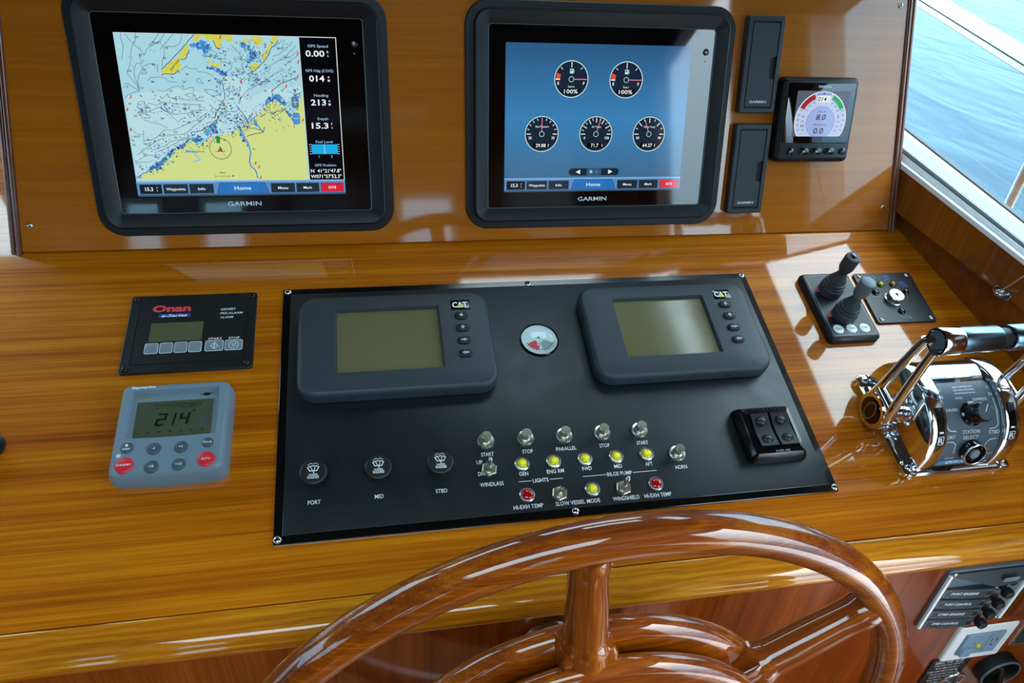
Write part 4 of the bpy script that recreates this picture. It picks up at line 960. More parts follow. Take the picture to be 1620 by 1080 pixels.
# ================================================================== ENGINE DISPLAYS
def engine_display(cx, cy, label):
    t_ = thing('engine_display', label, 'display', MD @ T((cx, cy, 0.004)), 'engine displays on the black panel')
    ox, oy, w, h = -0.0090, 0.0032, 0.1235, 0.0915
    b = MB(); rings = []; n = 7
    for ins, z in ((0.003, 0.0), (0.0, 0.0015), (0.0, 0.0125), (0.0012, 0.0155), (0.0035, 0.0175), (0.0050, 0.0180)):
        rings.append([(x, y, z) for x, y in rrpts(0.2265 - 2 * ins, 0.1412 - 2 * ins, 0.0215 - ins, n)])
    for ins, z in ((0.0, 0.0180), (0.0018, 0.0150), (0.0020, 0.0120)):
        rings.append([(x, y, z) for x, y in rrpts(w - 2 * ins, h - 2 * ins, 0.0008, n, ox, oy)])
    b.loft(rings, True, False); b.build('case', M['slate'], t_, smooth=30)
    MB().box(ox - w / 2, ox + w / 2, oy - h / 2, oy + h / 2, 0.010, 0.0130).build('lcd_screen', M['lcd_cat'], t_, smooth=0)
    bd = MB().rr(0.0242, 0.0150, 0.0012, [(0, 0.0175), (0, 0.0184), (0.0004, 0.0186)], n=3).build('badge', M['black_gloss'], t_, T((0.0795, 0.0478, 0)))
    p = Print(0.01865); p.text('CAT', -0.9, 0, 8.6, 'ink_white', w=19, bold=0.035); p.poly([(-4.6, -4.6), (3.0, -4.6), (-0.8, 0.6)], 'ink_yellow'); p.rect(9.6, 10.2, -4, 4.2, 'ink_white'); p.done('badge_lettering', bd)
    for i, (y, s) in enumerate(((0.0306, 'bell'), (0.0121, 'sun'), (-0.0065, 'right'), (-0.0254, 'left'))):
        kb = MB().rr(0.0165, 0.0105, 0.0052, [(0, 0.0175), (0, 0.0192), (0.0010, 0.0204), (0.0022, 0.0208)], n=5).build('button', M['black_rubber'], t_, T((0.0786 - 0.0002 * i, y, 0)), 40)
        p = Print(0.0209)
        if s == 'bell': p.poly([(-2.4, -1.2), (2.4, -1.2), (1.3, 0.4), (1.0, 2.4), (-1.0, 2.4), (-1.3, 0.4)], 'ink_white'); p.poly([(-0.9, -0.5), (0.9, -0.5), (0.4, 1.6), (-0.4, 1.6)], 'black_rubber'); p.disc(0, -1.9, 0.6, 'ink_white', 8)
        elif s == 'sun': p.arc(0, 0.2, 1.1, 1.9, 0, 360, 'ink_white', 16); p.line([(0, 2.2), (0, 2.9)], 0.5, 'ink_white'); p.line([(0, -2.5), (0, -1.8)], 0.5, 'ink_white')
        else:
            m = 1 if s == 'right' else -1
            a = [(-3.6, -1), (0.4, -1), (0.4, -2.2), (3.8, 0), (0.4, 2.2), (0.4, 1), (-3.6, 1)]; i_ = [(-2.9, -0.4), (1.0, -0.4), (1.0, -1.1), (2.7, 0), (1.0, 1.1), (1.0, 0.4), (-2.9, 0.4)]
            p.poly([(m * x, y_) for x, y_ in a], 'ink_white'); p.poly([(m * x, y_) for x, y_ in i_], 'black_rubber')
        p.done('button_symbol', kb)
    for x in (-0.0505, 0.0525):
        b = MB()  # small dark discs for the vents in the case front
        for dx, dz in ((-0.0032, 0), (0.0032, 0), (0, 0.0022), (0, -0.0022)):
            b.lathe([(0.0011, -0.0004), (0.0011, 0.0002)], 8, axis=Matrix.Translation((dx, 0, dz)) @ Matrix.Rotation(math.pi / 2, 4, 'X'))
        b.build('vent_holes', M['dark_gap'], t_, T((x, -0.0706, 0.0075)))
    return t_
engine_display(0.4692, -0.1735, 'slate grey engine display left of the small round gauge')
engine_display(0.8128, -0.1742, 'slate grey engine display right of the small round gauge')

# ================================================================== SMALL ROUND GAUGE
t_ = thing('round_gauge', 'small round gauge between the two grey engine displays', 'gauge', MD @ T((0.6425, -0.1718, 0.004)))
MB().lathe([(0.0242, 0.0), (0.0242, 0.0016), (0.0234, 0.0024), (0.0226, 0.0020), (0.0224, 0.0004)], 40, cap1=False).build('bezel', M['black_gloss'], t_, smooth=40)
MB().lathe([(0.0225, 0.0), (0.0225, 0.0006)], 40).build('dial', M['gauge_face'], t_)
p = Print(0.00065)
p.arc(0, 2, 6, 17, 205, 262, 'ink_red'); p.arc(0, 2, 6, 17, 278, 335, 'ink_grey'); p.arc(0, 2, 17, 17.6, 200, 340, 'ink_dark', 24)
for a in range(285, 341, 9):
    r = math.radians(a); p.line([(17.2 * math.cos(r), 2 + 17.2 * math.sin(r)), (20.4 * math.cos(r), 2 + 20.4 * math.sin(r))], 0.9, 'ink_dark')
for a in range(202, 262, 12):
    r = math.radians(a); p.line([(17.2 * math.cos(r), 2 + 17.2 * math.sin(r)), (19.6 * math.cos(r), 2 + 19.6 * math.sin(r))], 0.5, 'ink_dark')
p.line([(-0.6, 4), (-3.4, -8.6)], 1.2, 'ink_white'); p.disc(-0.4, 3.2, 1.6, 'ink_dark', 14)
p.done('dial_print', t_)
M['dome_glass'] = glass_mat('gauge_glass', (0.9, 0.93, 0.93))
MB().lathe([(0.0226, 0.0018), (0.020, 0.0030), (0.015, 0.0042), (0.008, 0.0050), (0.0, 0.0052)], 40, cap0=False, cap1=False).build('lens', M['dome_glass'], t_, smooth=80)

# ================================================================== TRIM TAB CONTROL
t_ = thing('trim_control', 'black two-rocker trim control at the right end of the switch panel', 'switch', MD @ T((0.8905, -0.3262, 0.004)))
b = MB(); n = 4; rings = []
for ins, z, dy in ((0, 0.0, 0), (0.0004, 0.0035, 0), (0.003, 0.0095, 0), (0.0062, 0.0145, -0.0005)): rings.append([(x, y + dy, z) for x, y in rrpts(0.0730 - 2 * ins, 0.0710 - 2 * ins, 0.0065 - ins * 0.5, n)])
for ins, z in ((0, 0.0152), (0.0012, 0.0118)): rings.append([(x, y, z) for x, y in rrpts(0.0500 - 2 * ins, 0.0450 - 2 * ins, 0.0008, n, 0.0012, -0.0010)])
b.loft(rings, True, True); b.build('case', M['black_gloss'], t_, smooth=30)
for x in (-0.0112, 0.0135):
    b = MB(); N = 9; vs_ = []
    for i in range(N):
        y = -0.0208 + 0.0416 * i / (N - 1); z = 0.0150 + 0.0030 * abs(y / 0.0208) ** 1.6
        vs_ += [(-0.0108, y, 0.0115), (-0.0108, y, z), (0.0108, y, z), (0.0108, y, 0.0115)]
    b.loft([vs_[4 * i:4 * i + 4] for i in range(N)]); k = b.build('rocker', M['bezel'], t_, T((x, -0.0010, 0)), 40)
    for y in (-0.0118, 0.0118):
        MB().lathe([(0.0072, 0.0155), (0.0066, 0.0172), (0.0045, 0.0186), (0.002, 0.0192), (0, 0.0193)], 20, cap1=False, squash=0.8).build('thumb_pad', M['black_satin'], k, T((0, y, 0)), 80)
p = Print(0.0154); p.strokes(1, 27.2, 34, 4.2, 'dark_gap', 4); p.strokes(3, -28.0, 19, 2.6, 'ink_grey', 9); p.done('lettering', t_)

# ================================================================== GENERATOR PANEL
OX, OY = 0.23395, -0.13315
t_ = thing('generator_panel', 'black generator control panel with red logo and six grey keys', 'control panel', MD @ T((OX, OY, 0)))
MB().rr(0.1423, 0.1111, 0.0035, [(0, 0), (0, 0.0032), (0.0008, 0.004), (0.0102, 0.0040), (0.0106, 0.0034), (0.0112, 0.0034), (0.0116, 0.0040)], n=4).build('plate', M['black_satin'], t_, smooth=30)
screws(t_, [(x - OX, y - OY) for x, y in ((0.1691, -0.0832), (0.2995, -0.0833), (0.2985, -0.1826), (0.1690, -0.1830))], 0.0038, SCREW_BLACK)
MB().box(0.1892 - OX, 0.2468 - OX, -0.1470 - OY, -0.1200 - OY, 0.0038, 0.0043).build('lcd_screen', M['lcd_dark'], t_, smooth=0)
for x0, x1, s in ((0.1864, 0.2010, 0), (0.2024, 0.2166, 0), (0.2181, 0.2322, 0), (0.2337, 0.2478, 0), (0.2514, 0.2716, 'start'), (0.2730, 0.2926, 'stop')):
    k = MB().rr(x1 - x0, 0.0148, 0.0022, [(0, 0.0038), (0, 0.0044), (0.0004, 0.0047)], n=3).build('membrane_key', M['membrane'], t_, T(((x0 + x1) / 2 - OX, -0.1566 - OY, 0)))
    p = Print(0.00472); p.frame(0, 0, (x1 - x0) * 1000, 14.8, 2.2, 0.5, 'ink_white')
    if s == 'start': p.poly([(-4.4, 0), (0, -5.2), (4.4, 0), (0, 5.2)], 'ink_white'); p.poly([(-3.6, 0), (0, -4.2), (3.6, 0), (0, 4.2)], 'membrane'); p.rect(-0.5, 0.5, -2.8, 2.8, 'ink_white')
    if s == 'stop': p.arc(0, 0, 5.0, 5.6, 0, 360, 'ink_white', 24); p.poly([(-3, 2), (0, -3), (3, 2)], 'ink_white'); p.poly([(-2, 1.4), (0, -1.9), (2, 1.4)], 'membrane')
    p.done('key_print', k)
p = Print(0.00405, (-OX, -OY))
p.text('Onan', 209.2, -98.4, 10.5, 'ink_red', w=43, bold=0.045)
p.poly([(195.5, -112), (230.6, -112), (231.2, -106.4), (196, -106.4)], 'ink_blue'); p.text('e-Series', 213.2, -109.2, 3.8, 'ink_white', w=29, bold=0.03, shear=0.25)
for s, x0, x1, y in (('GENSET', 264.4, 281.7, -102.8), ('PRE-ALARM', 264.6, 289.6, -109.0), ('ALARM', 264.7, 279.4, -115.1), ('START', 254.2, 269.2, -146.3), ('STOP', 276.4, 288.8, -146.3)):
    p.text(s, (x0 + x1) / 2, y, 3.1, 'ink_white', w=x1 - x0, bold=0.012)
for y in (-102.8, -109.0, -115.1): p.rrect(260.3, y, 3.4, 2.4, 1.0, 'ink_faint')
p.done('lettering', t_)

# ================================================================== AUTOPILOT
AX, AY = 0.2322, -0.2708
t_ = thing('autopilot', 'blue-grey autopilot control head with two red buttons', 'autopilot', MD @ T((AX, AY, 0)))
def bowed(w, h, r, n, cx=0.0, cy=0.0, bow=0.0, m=8):
    pts = rrpts(w, h, r, n, cx, cy); out = pts[:3 * (n + 1)]
    xa, xb = pts[3 * (n + 1) - 1][0], pts[3 * (n + 1)][0]
    for i in range(1, m): out.append((xa + (xb - xa) * i / m, cy - h / 2))
    out += pts[3 * (n + 1):]
    hw = w / 2
    return [(x, y - (bow * (1 - ((x - cx) / hw) ** 2) if y < cy else 0)) for x, y in out]
b = MB(); rings = []
for ins, z in ((0.0, 0.0), (0.0, 0.0045), (0.0018, 0.0165), (0.0032, 0.0205), (0.0058, 0.0228), (0.0072, 0.0230)):
    rings.append([(x, y, z) for x, y in bowed(0.1130 - 2 * ins, 0.1110 - 2 * ins, 0.0095 - ins * 0.7, 5, 0, 0.0010, 0.0030)])
wy = -0.2537 - AY
for ins, z in ((0.0, 0.0230), (0.0012, 0.0198), (0.0016, 0.0190)):
    rings.append([(x, y, z) for x, y in bowed(0.0890 - 2 * ins, 0.0570 - 2 * ins, 0.0012, 5, 0, wy, 0.0012)])
b.loft(rings, True, True); b.build('case', M['ray_grey'], t_, smooth=30)
b = MB(); b.loft([[(x, y, z) for x, y in bowed(0.0760, 0.0422, 0.0008, 3, 0.0006, -0.2590 - AY, 0.0022)] for z in (0.0188, 0.0196)]); b.build('lcd_screen', M['lcd_ray'], t_, smooth=0)
p = Print(0.01965, (-AX, -AY))
def seg(s, x, y, w, h, c, t=1.6, sh=0.18):
    S = {'a': ((0, 1), (1, 1)), 'b': ((1, 1), (1, .5)), 'c': ((1, .5), (1, 0)), 'd': ((0, 0), (1, 0)), 'e': ((0, 0), (0, .5)), 'f': ((0, .5), (0, 1)), 'g': ((0, .5), (1, .5))}
    for k in s:
        (xa, ya), (xb, yb) = S[k]; g = 0.06
        p.line([(x + (xa * (1 - g * 2) + g) * w + sh * h * ya, y + ya * h), (x + (xb * (1 - g * 2) + g) * w + sh * h * yb, y + yb * h)], t, c)
for i, s in enumerate(('afgcd', 'abf', 'abcefg', 'abcef', 'abcdef', 'abcdefg', 'bfg')): seg(s, 212 + 7.0 * i, -247.2, 4.6, 5.6, 'ink_faint', 0.8)
seg('abged', 215.4, -267.2, 8.4, 13, 'ink_lcd', 1.9); seg('bc', 224.5, -267.2, 8.4, 13, 'ink_lcd', 1.9); seg('bcfg', 238, -267.2, 8.4, 13, 'ink_lcd', 1.9)
p.frame(252.4, -251.8, 2.6, 2.6, 0.6, 0.7, 'ink_lcd'); p.rect(258.5, 266, -263.4, -261.8, 'ink_blue')
for i in range(7): p.rect(198.5 + 10.5 * i, 200.6 + 10.5 * i, -276.2, -274.6, 'ink_lcd')
p.done('lcd_digits', t_)
p = Print(0.01915, (-AX, -AY)); p.rect(190.5, 208, -233.4, -231.4, 'ink_olive'); p.disc(263, -231.6, 4.2, 'ink_dark', 16, 0.5); p.line([(256, -231.8), (271, -230.6)], 0.8, 'ink_dark'); p.done('window_print', t_)
for x, y, r, c, s in ((193.1, -293.6, 6.2, 'ray_button', 'DISP'), (218.8, -296.5, 6.8, 'ray_button', '-1'), (244.7, -296.6, 6.8, 'ray_button', '+1'), (270.1, -293.5, 5.6, 'ray_button', 'TRACK'),
                      (193.2, -312.8, 9.0, 'red_button', 'STANDBY'), (218.8, -316.6, 6.9, 'ray_button', '-10'), (244.6, -316.2, 6.8, 'ray_button', '+10'), (270.2, -312.4, 8.7, 'red_button', 'AUTO')):
    r /= 1000; h = 0.0012
    k = MB().lathe([(r, 0.0215), (r, 0.0234), (r * 0.93, 0.0240), (r * 0.7, 0.0243 + h * 0.4), (0, 0.0243 + h * 0.6)], 24, cap1=False).build('button', M[c], t_, T((x / 1000 - AX, y / 1000 - AY, 0)), 40, label=('red rubber button marked %s' % s) if c == 'red_button' else None)
    p = Print(0.0243 + h * 0.6 + 0.00008); p.text(s, 0, -0.3 if s != 'DISP' else -1.8, 2.1 if len(s) > 3 else 2.9, 'ink_white', w={'STANDBY': 14, 'TRACK': 9.4, 'AUTO': 9, 'DISP': 7}.get(s), bold=0.012)
    if s == 'DISP': p.disc(0, 2.2, 1.5, 'ink_white', 10)
    p.done('button_lettering', k)
p = Print(0.02305, (-AX, -AY)); p.text('Raymarine', 199.5, -221.0, 3.2, 'ink_white', w=24, bold=0.03, shear=0.2); p.disc(186.2, -301.6, 2.0, 'ink_white', 14); p.arc(186.2, -301.6, 0.7, 1.2, 0, 360, 'ray_grey', 12); p.done('brand_lettering', t_)

# ================================================================== JOYSTICKS
JX, JY = 1.0625, -0.1435
t_ = thing('joystick_panel', 'black control plate with two grey rubber joysticks beside the key switch', 'joystick panel', MD @ T((JX, JY, 0)))
MB().rr(0.0740, 0.1145, 0.0060, [(0, 0), (0, 0.0075), (0.0022, 0.0110), (0.0040, 0.0120)], n=2).build('plate', M['black_plate'], t_, smooth=20)
boot = [(0.0158, 0.012), (0.0160, 0.0200), (0.0157, 0.0225), (0.0138, 0.0240), (0.0151, 0.0252), (0.0150, 0.0278), (0.0124, 0.0290), (0.0137, 0.0304), (0.0134, 0.0328), (0.0108, 0.0338), (0.0118, 0.0352), (0.0106, 0.0378), (0.0085, 0.0420), (0.0062, 0.0480), (0.0058, 0.0520)]
stick = [(0.0056, 0.0470), (0.0060, 0.0510), (0.0084, 0.0560), (0.0097, 0.0610), (0.0099, 0.0770), (0.0092, 0.0796), (0.0070, 0.0804), (0.0, 0.0806)]
for x, y, s in ((1.0572, -0.1197, 'rear'), (1.0588, -0.1625, 'front')):
    k = MB().lathe(boot, 28, cap1=False).build('joystick', M['boot'], t_, T((x - JX, y - JY, 0)), 35)
    MB().lathe(stick, 24, cap1=False).build('joystick_handle', M['boot_cap'] if s == 'front' else M['boot'], k, smooth=35)
    if s == 'rear': MB().rr(0.0055, 0.0075, 0.001, [(0, 0.0800), (0, 0.0820), (0.0006, 0.0824)], n=2).build('cap_catch', M['black_gloss'], k, T((0, 0.001, 0)))
p = Print(0.01205, (-JX, -JY)); p.names = []
for y in (-117.5, -160.5):
    p.poly([(1037.2, y - 3), (1042, y - 4), (1043, y + 4), (1039, y + 3)], 'ink_red'); p.poly([(1075, y + 1), (1078.5, y + 2), (1080.5, y + 8), (1077, y + 6)], 'ink_cyan')
p.frame(JX * 1000, JY * 1000, 62, 103, 3, 0.5, 'ink_grey'); p.strokes(1042, -93.5, 14, 2.0, 'ink_grey', 2); p.rect(1050.6, 1052.4, -184.6, -184.1, 'ink_grey'); p.strokes(1061, -193.2, 14, 1.6, 'ink_grey', 3)
p.strokes(1061, -141.5, 7, 1.8, 'ink_grey', 5)
p.done('legends', t_)['kind'] = 'stuff'
for x, s in ((1.0417, 'ON'), (1.0609, 'ON'), (1.0801, 'OFF')):
    k = MB().lathe([(0.0072, 0.0115), (0.0072, 0.0124), (0.0066, 0.0128), (0.0, 0.0129)], 22, cap1=False).build('membrane_key', M['ink_white'], t_, T((x - JX, -0.1848 - JY, 0)))
    p = Print(0.01295); p.text(s, 0, 0, 3.6, 'ink_dark', w=8.2, bold=0.01); p.done('key_lettering', k)

# ================================================================== KEY SWITCH PANEL
QX, QY = 1.1580, -0.1282
t_ = thing('key_panel', 'square black plate with a key switch and coloured lamps', 'switch panel', MD @ T((QX, QY, 0)) @ Matrix.Rotation(-0.012, 4, 'Z'))
MB().rr(0.0905, 0.0890, 0.0040, [(0, 0), (0, 0.0026), (0.0005, 0.003)], n=3).build('plate', M['black_plate'], t_, smooth=30)
screws(t_, [(-0.0375, 0.0385), (0.0375, 0.0385), (-0.0375, -0.0385), (0.0375, -0.0385)], 0.0028, SCREW)
k = MB().lathe([(0.0128, 0.003), (0.0128, 0.0042), (0.0112, 0.0050), (0.0112, 0.0118), (0.0102, 0.0128), (0.0, 0.0128)], 28, cap1=False).build('key_switch', M['steel'], t_, T((1.1545 - QX, -0.1320 - QY, 0)), 30)
p = Print(0.01285); p.disc(0, 0.8, 2.2, 'dark_gap', 14); p.poly([(-1.0, 1), (1.0, 1), (0.8, -3.6), (-0.8, -3.6)], 'dark_gap'); p.arc(0, 0, 7.4, 7.9, 0, 360, 'steel_dull', 28); p.done('keyhole', k)
for x, y, c in ((1.1468, -0.1055, 'lens_green'), (1.1658, -0.1058, 'lens_amber'), (1.1798, -0.1195, 'lens_garnet'), (1.1324, -0.1191, 'lens_dark'), (1.1564, -0.1539, 'lens_dark')):
    k = MB().lathe(dome(0.0040, 0.0030, 0.0042), 18, cap1=False).build('indicator_lamp', M[c], t_, T((x - QX, y - QY, 0)), 60)
    MB().lathe([(0.0052, 0.003), (0.0052, 0.0042), (0.0042, 0.0046)], 18, cap1=False).build('lamp_ring', M['black_gloss'], k)
p = Print(0.00302)
p.frame(-18, 36, 8, 5, 1, 0.5, 'ink_grey'); p.rrect(4, 37, 9, 6, 1, 'ink_blue'); p.rrect(24, 24, 9, 7, 1, 'ink_blue')
for i, (x, y, w) in enumerate(((-19, 30.5, 7), (4, 31.5, 7), (26, 18.5, 9), (-5, 7.5, 6), (-27, 1.4, 15), (12, 1.4, 8), (0, -33.5, 17), (1, -37, 15))): p.strokes(x, y, w, 1.7, 'ink_grey', i)
p.done('legends', t_)['kind'] = 'stuff'

# ================================================================== KNOB AT THE LEFT EDGE
t_ = thing('dash_knob', 'small black knob on the dashboard at the far left edge', 'knob', MD @ T((0.0515, -0.2690, 0)))
MB().lathe([(0.0120, 0.0), (0.0120, 0.0030), (0.0090, 0.0042), (0.0090, 0.0080), (0.0140, 0.0095), (0.0145, 0.0140), (0.0130, 0.0165), (0.0, 0.0172)], 28, cap1=False).build('knob_cap', M['black_rubber'], t_, smooth=35)
MB().lathe([(0.0165, 0.0), (0.0165, 0.0015), (0.0150, 0.0024), (0.0110, 0.0024)], 28).build('knob_escutcheon', M['black_satin'], t_, smooth=35)
# ================================================================== ENGINE CONTROL HEAD
HX, HY = 1.1060, -0.3245
th = thing('engine_control', 'chrome twin-lever engine control head on the dashboard', 'control', MD @ T((HX, HY, 0)))
MB().rr(0.1400, 0.1400, 0.0130, [(0, 0), (0, 0.0060), (0.0020, 0.0085), (0.0060, 0.0095)], n=5).build('base', M['chrome'], th, smooth=35)
def bez(p0, c, p1, n):
    return [((1 - t) ** 2 * p0[0] + 2 * t * (1 - t) * c[0] + t * t * p1[0], (1 - t) ** 2 * p0[1] + 2 * t * (1 - t) * c[1] + t * t * p1[1]) for t in [i / n for i in range(n + 1)]]
FACE0, FACEC, FACE1 = (-0.0622, 0.0125), (-0.0560, 0.0715), (0.0125, 0.0745)
core = bez(FACE0, FACEC, FACE1, 14) + bez((0.016, 0.076), (0.060, 0.082), (0.0635, 0.009), 12)
core = [(-0.0625, 0.008)] + core + [(0.0635, 0.004)]
b = MB(); b.extrude_x([(y, z) for y, z in core] + [(-0.0625, 0.004)], -0.0405, 0.0405); b.build('housing', M['chrome'], th, smooth=45)
arch = [(-0.0655, 0.006)] + bez((-0.0655, 0.010), (-0.0625, 0.0805), (0.010, 0.0815), 18) + bez((0.014, 0.0815), (0.064, 0.080), (0.0650, 0.010), 12) + [(0.0650, 0.006)]
cy_, cz_ = 0.0, 0.03
def scaled(k): return [((y - cy_) * k + cy_, (z - cz_) * k + cz_ if z > 0.012 else z) for y, z in arch]
for s in (-1, 1):
    b = MB(); rings = []
    for x, k in ((0.0372, 0.955), (0.0376, 0.985), (0.0392, 1.0), (0.0545, 1.0), (0.0575, 0.985), (0.0588, 0.95)): rings.append([(s * x, y, z) for y, z in scaled(k)])
    b.loft(rings); a_ = b.build('side_arch', M['chrome'], th, smooth=40)
    # quadrant strip with the R mark, wrapped on the arch
    fr = bez((-0.0655, 0.010), (-0.0625, 0.0805), (0.010, 0.0815), 40)
    cum = [0]
    for (ya, za), (yb, zb) in zip(fr, fr[1:]): cum.append(cum[-1] + math.hypot(yb - ya, zb - za))
    def wrap(pr, curve, cu, lift):
        out = []
        for x, y, z in pr.v:
            l = min(max(y, 0), cu[-1] - 1e-6); i = max(j for j in range(len(cu)) if cu[j] <= l); i = min(i, len(curve) - 2)
            t = (l - cu[i]) / (cu[i + 1] - cu[i]); (ya, za), (yb, zb) = curve[i], curve[i + 1]
            d = Vector((yb - ya, zb - za)).normalized()
            out.append((x, ya + (yb - ya) * t - d.y * (lift + z), za + (zb - za) * t + d.x * (lift + z)))
        pr.v = out
    p = Print(0.0, (s * 0.0462, 0.0), 0.001, 0.00003)
    for i in range(24): p.rect(-4.3, 4.3, 42 + 44 * i / 24, 42 + 44 * (i + 1) / 24, 'black_gloss')
    p.poly([(-0.6, 84), (0.6, 84), (2.6, 57), (-2.6, 57)], 'ink_white')
    p.frame(0, 48.5, 7.4, 10.0, 0.8, 0.7, 'ink_white'); p.text('R', 0, 48.5, 6.6, 'ink_white', bold=0.02)
    wrap(p, fr, cum, 0.0004); p.done('quadrant_mark', a_)
# label plate on the sloping front
fc = bez(FACE0, FACEC, FACE1, 40); cum = [0]
for (ya, za), (yb, zb) in zip(fc, fc[1:]): cum.append(cum[-1] + math.hypot(yb - ya, zb - za))
LF = cum[-1] * 1000; N = 24
pl = Print(0.0, (0, 0), 0.001, 0.0)
def plate_half(i):
    y = 1.5 + (LF - 3) * i / N
    d = min(y - 1.5, LF - 1.5 - y); r = 6
    return y, 36.8 - (r - math.sqrt(max(0, r * r - (r - d) ** 2)) if d < r else 0)
rows = [plate_half(i) for i in range(N + 1)]
for (ya, wa), (yb, wb) in zip(rows, rows[1:]): pl.add([(-wa, ya, 0), (wa, ya, 0), (wb, yb, 0), (-wb, yb, 0)], [(0, 1, 2, 3)], pl.mi('slate_plate'))
M['slate_plate'] = plain('slate_label_plate', '#465866', 0.4)
wrap(pl, fc, cum, 0.0012); face = pl.done('label_plate', th)
p = Print(0.0, (0, 0), 0.001, 0.00002)
V = lambda t: LF * (1 - t)
for i, s in enumerate(('GEAR SHIFTER IS IN', 'NEUTRAL POSITION', 'WHEN INDICATOR ON')): p.text(s, 0, V(0.075 + 0.036 * i), 1.9, 'ink_white', w=27, bold=0.01)
for x in (-32, 32): p.disc(x, V(0.10), 2.3, 'ink_grey', 14); p.text('N', x, V(0.175), 4, 'ink_white')
p.text('SYNC', -10, V(0.20), 3, 'ink_white', w=10); p.text('EXPRESS', 16, V(0.225), 3, 'ink_white', w=18); p.text('CRUISE', -24, V(0.32), 3.2, 'ink_white', w=15); p.text('TROLL', 24, V(0.32), 3.2, 'ink_white', w=12)
p.text('STATION', -2, V(0.555), 4, 'ink_white', w=22); p.text('SELECT', -2, V(0.615), 4, 'ink_white', w=20)
p.text('PORT', -29, V(0.60), 4, 'ink_white', w=14); p.text('STBD', 28, V(0.575), 4, 'ink_white', w=14)
for s in (-1, 1):
    p.line([(s * 33, V(0.22)), (s * 33.5, V(0.35)), (s * 33, V(0.50)), (s * 30, V(0.53)), (s * 22, V(0.54))], 0.8, 'ink_white')
    p.line([(s * 32, V(0.65)), (s * 24, V(0.655)), (s * 20, V(0.69)), (s * 19.5, V(0.77))], 0.8, 'ink_white'); p.disc(s * 19.5, V(0.78), 1.9, 'ink_grey', 12)
p.text('EC300', -21, V(0.86), 2.6, 'ink_white', w=11); p.text('TWIN DISC', 24, V(0.835), 2.6, 'ink_white', w=19)
p.poly([(-34, V(0.955)), (4, V(0.955)), (6, V(0.895)), (-32, V(0.895))], 'ink_cyan'); p.text('QUICK', -9, V(0.925), 5.2, 'ink_white', w=26, bold=0.03, shear=0.3); p.text('SHIFT', 18, V(0.925), 5.2, 'ink_white', w=24, bold=0.03, shear=0.3)
for i in range(4): p.rect(-36 + i * 0.5, -24, V(0.95 - 0.014 * i), V(0.946 - 0.014 * i), 'slate_plate')
wrap(p, fc, cum, 0.0014); p.done('plate_lettering', face)
def on_face(t):
    l = cum[-1] * (1 - t); i = min(max(j for j in range(len(cum)) if cum[j] <= l), len(fc) - 2); (ya, za), (yb, zb) = fc[i], fc[i + 1]
    k = (l - cum[i]) / (cum[i + 1] - cum[i]); return ya + (yb - ya) * k, za + (zb - za) * k, math.atan2(zb - za, yb - ya)
y, z, a = on_face(0.37)
k = MB().lathe([(0.0140, 0.0), (0.0140, 0.003), (0.0118, 0.0045), (0.0112, 0.0205), (0.0102, 0.0220), (0.0, 0.0222)], 28, cap1=False).build('mode_knob', M['black_gloss'], th, T((0.0, y, z)) @ Matrix.Rotation(a, 4, 'X'), 35)
p = Print(0.0223); p.disc(0, 0, 9.6, 'slate_plate', 24); p.line([(0, 0), (4.5, 8)], 1.0, 'ink_white'); p.done('pointer', k)
y, z, a = on_face(0.765)
k = MB().lathe([(0.0135, 0.0), (0.0135, 0.010), (0.0128, 0.0112), (0.0118, 0.0112), (0.0108, 0.0085), (0.0, 0.0085)], 28, cap1=False).build('station_button', M['black_gloss'], th, T((0.001, y, z)) @ Matrix.Rotation(a, 4, 'X'), 35)
MB().lathe([(0.0060, 0.0080), (0.0060, 0.0105), (0.0052, 0.0112), (0.0, 0.0113)], 22, cap1=False).build('button_cap', M['membrane'], k)
MB().lathe([(0.0140, 0.0100), (0.0140, 0.0114), (0.0133, 0.0118), (0.0126, 0.0114)], 28, cap0=False, cap1=False).build('button_ring', M['steel'], k)
screws(th, [(-0.0630, 0.060), (-0.0630, -0.0605), (0.0630, -0.0605), (0.0630, 0.0600)], 0.0096, SCREW_BIG)
for x, y in ((-0.0615, 0.060), (-0.0615, -0.0605), (0.0615, -0.0605), (0.0615, 0.0600)):
    MB().rr(0.017, 0.020, 0.005, [(0, 0.004), (0, 0.0088), (0.0015, 0.0098)], n=3).build('lug', M['chrome'], th, T((x, y, 0)), 35)
RX = Matrix.Rotation(math.pi / 2, 4, 'Y')
def xlathe(b, prof, y, z, n=28, mat=0):
    return b.lathe(prof, n, axis=T((0, y, z)) @ RX, mat=mat)
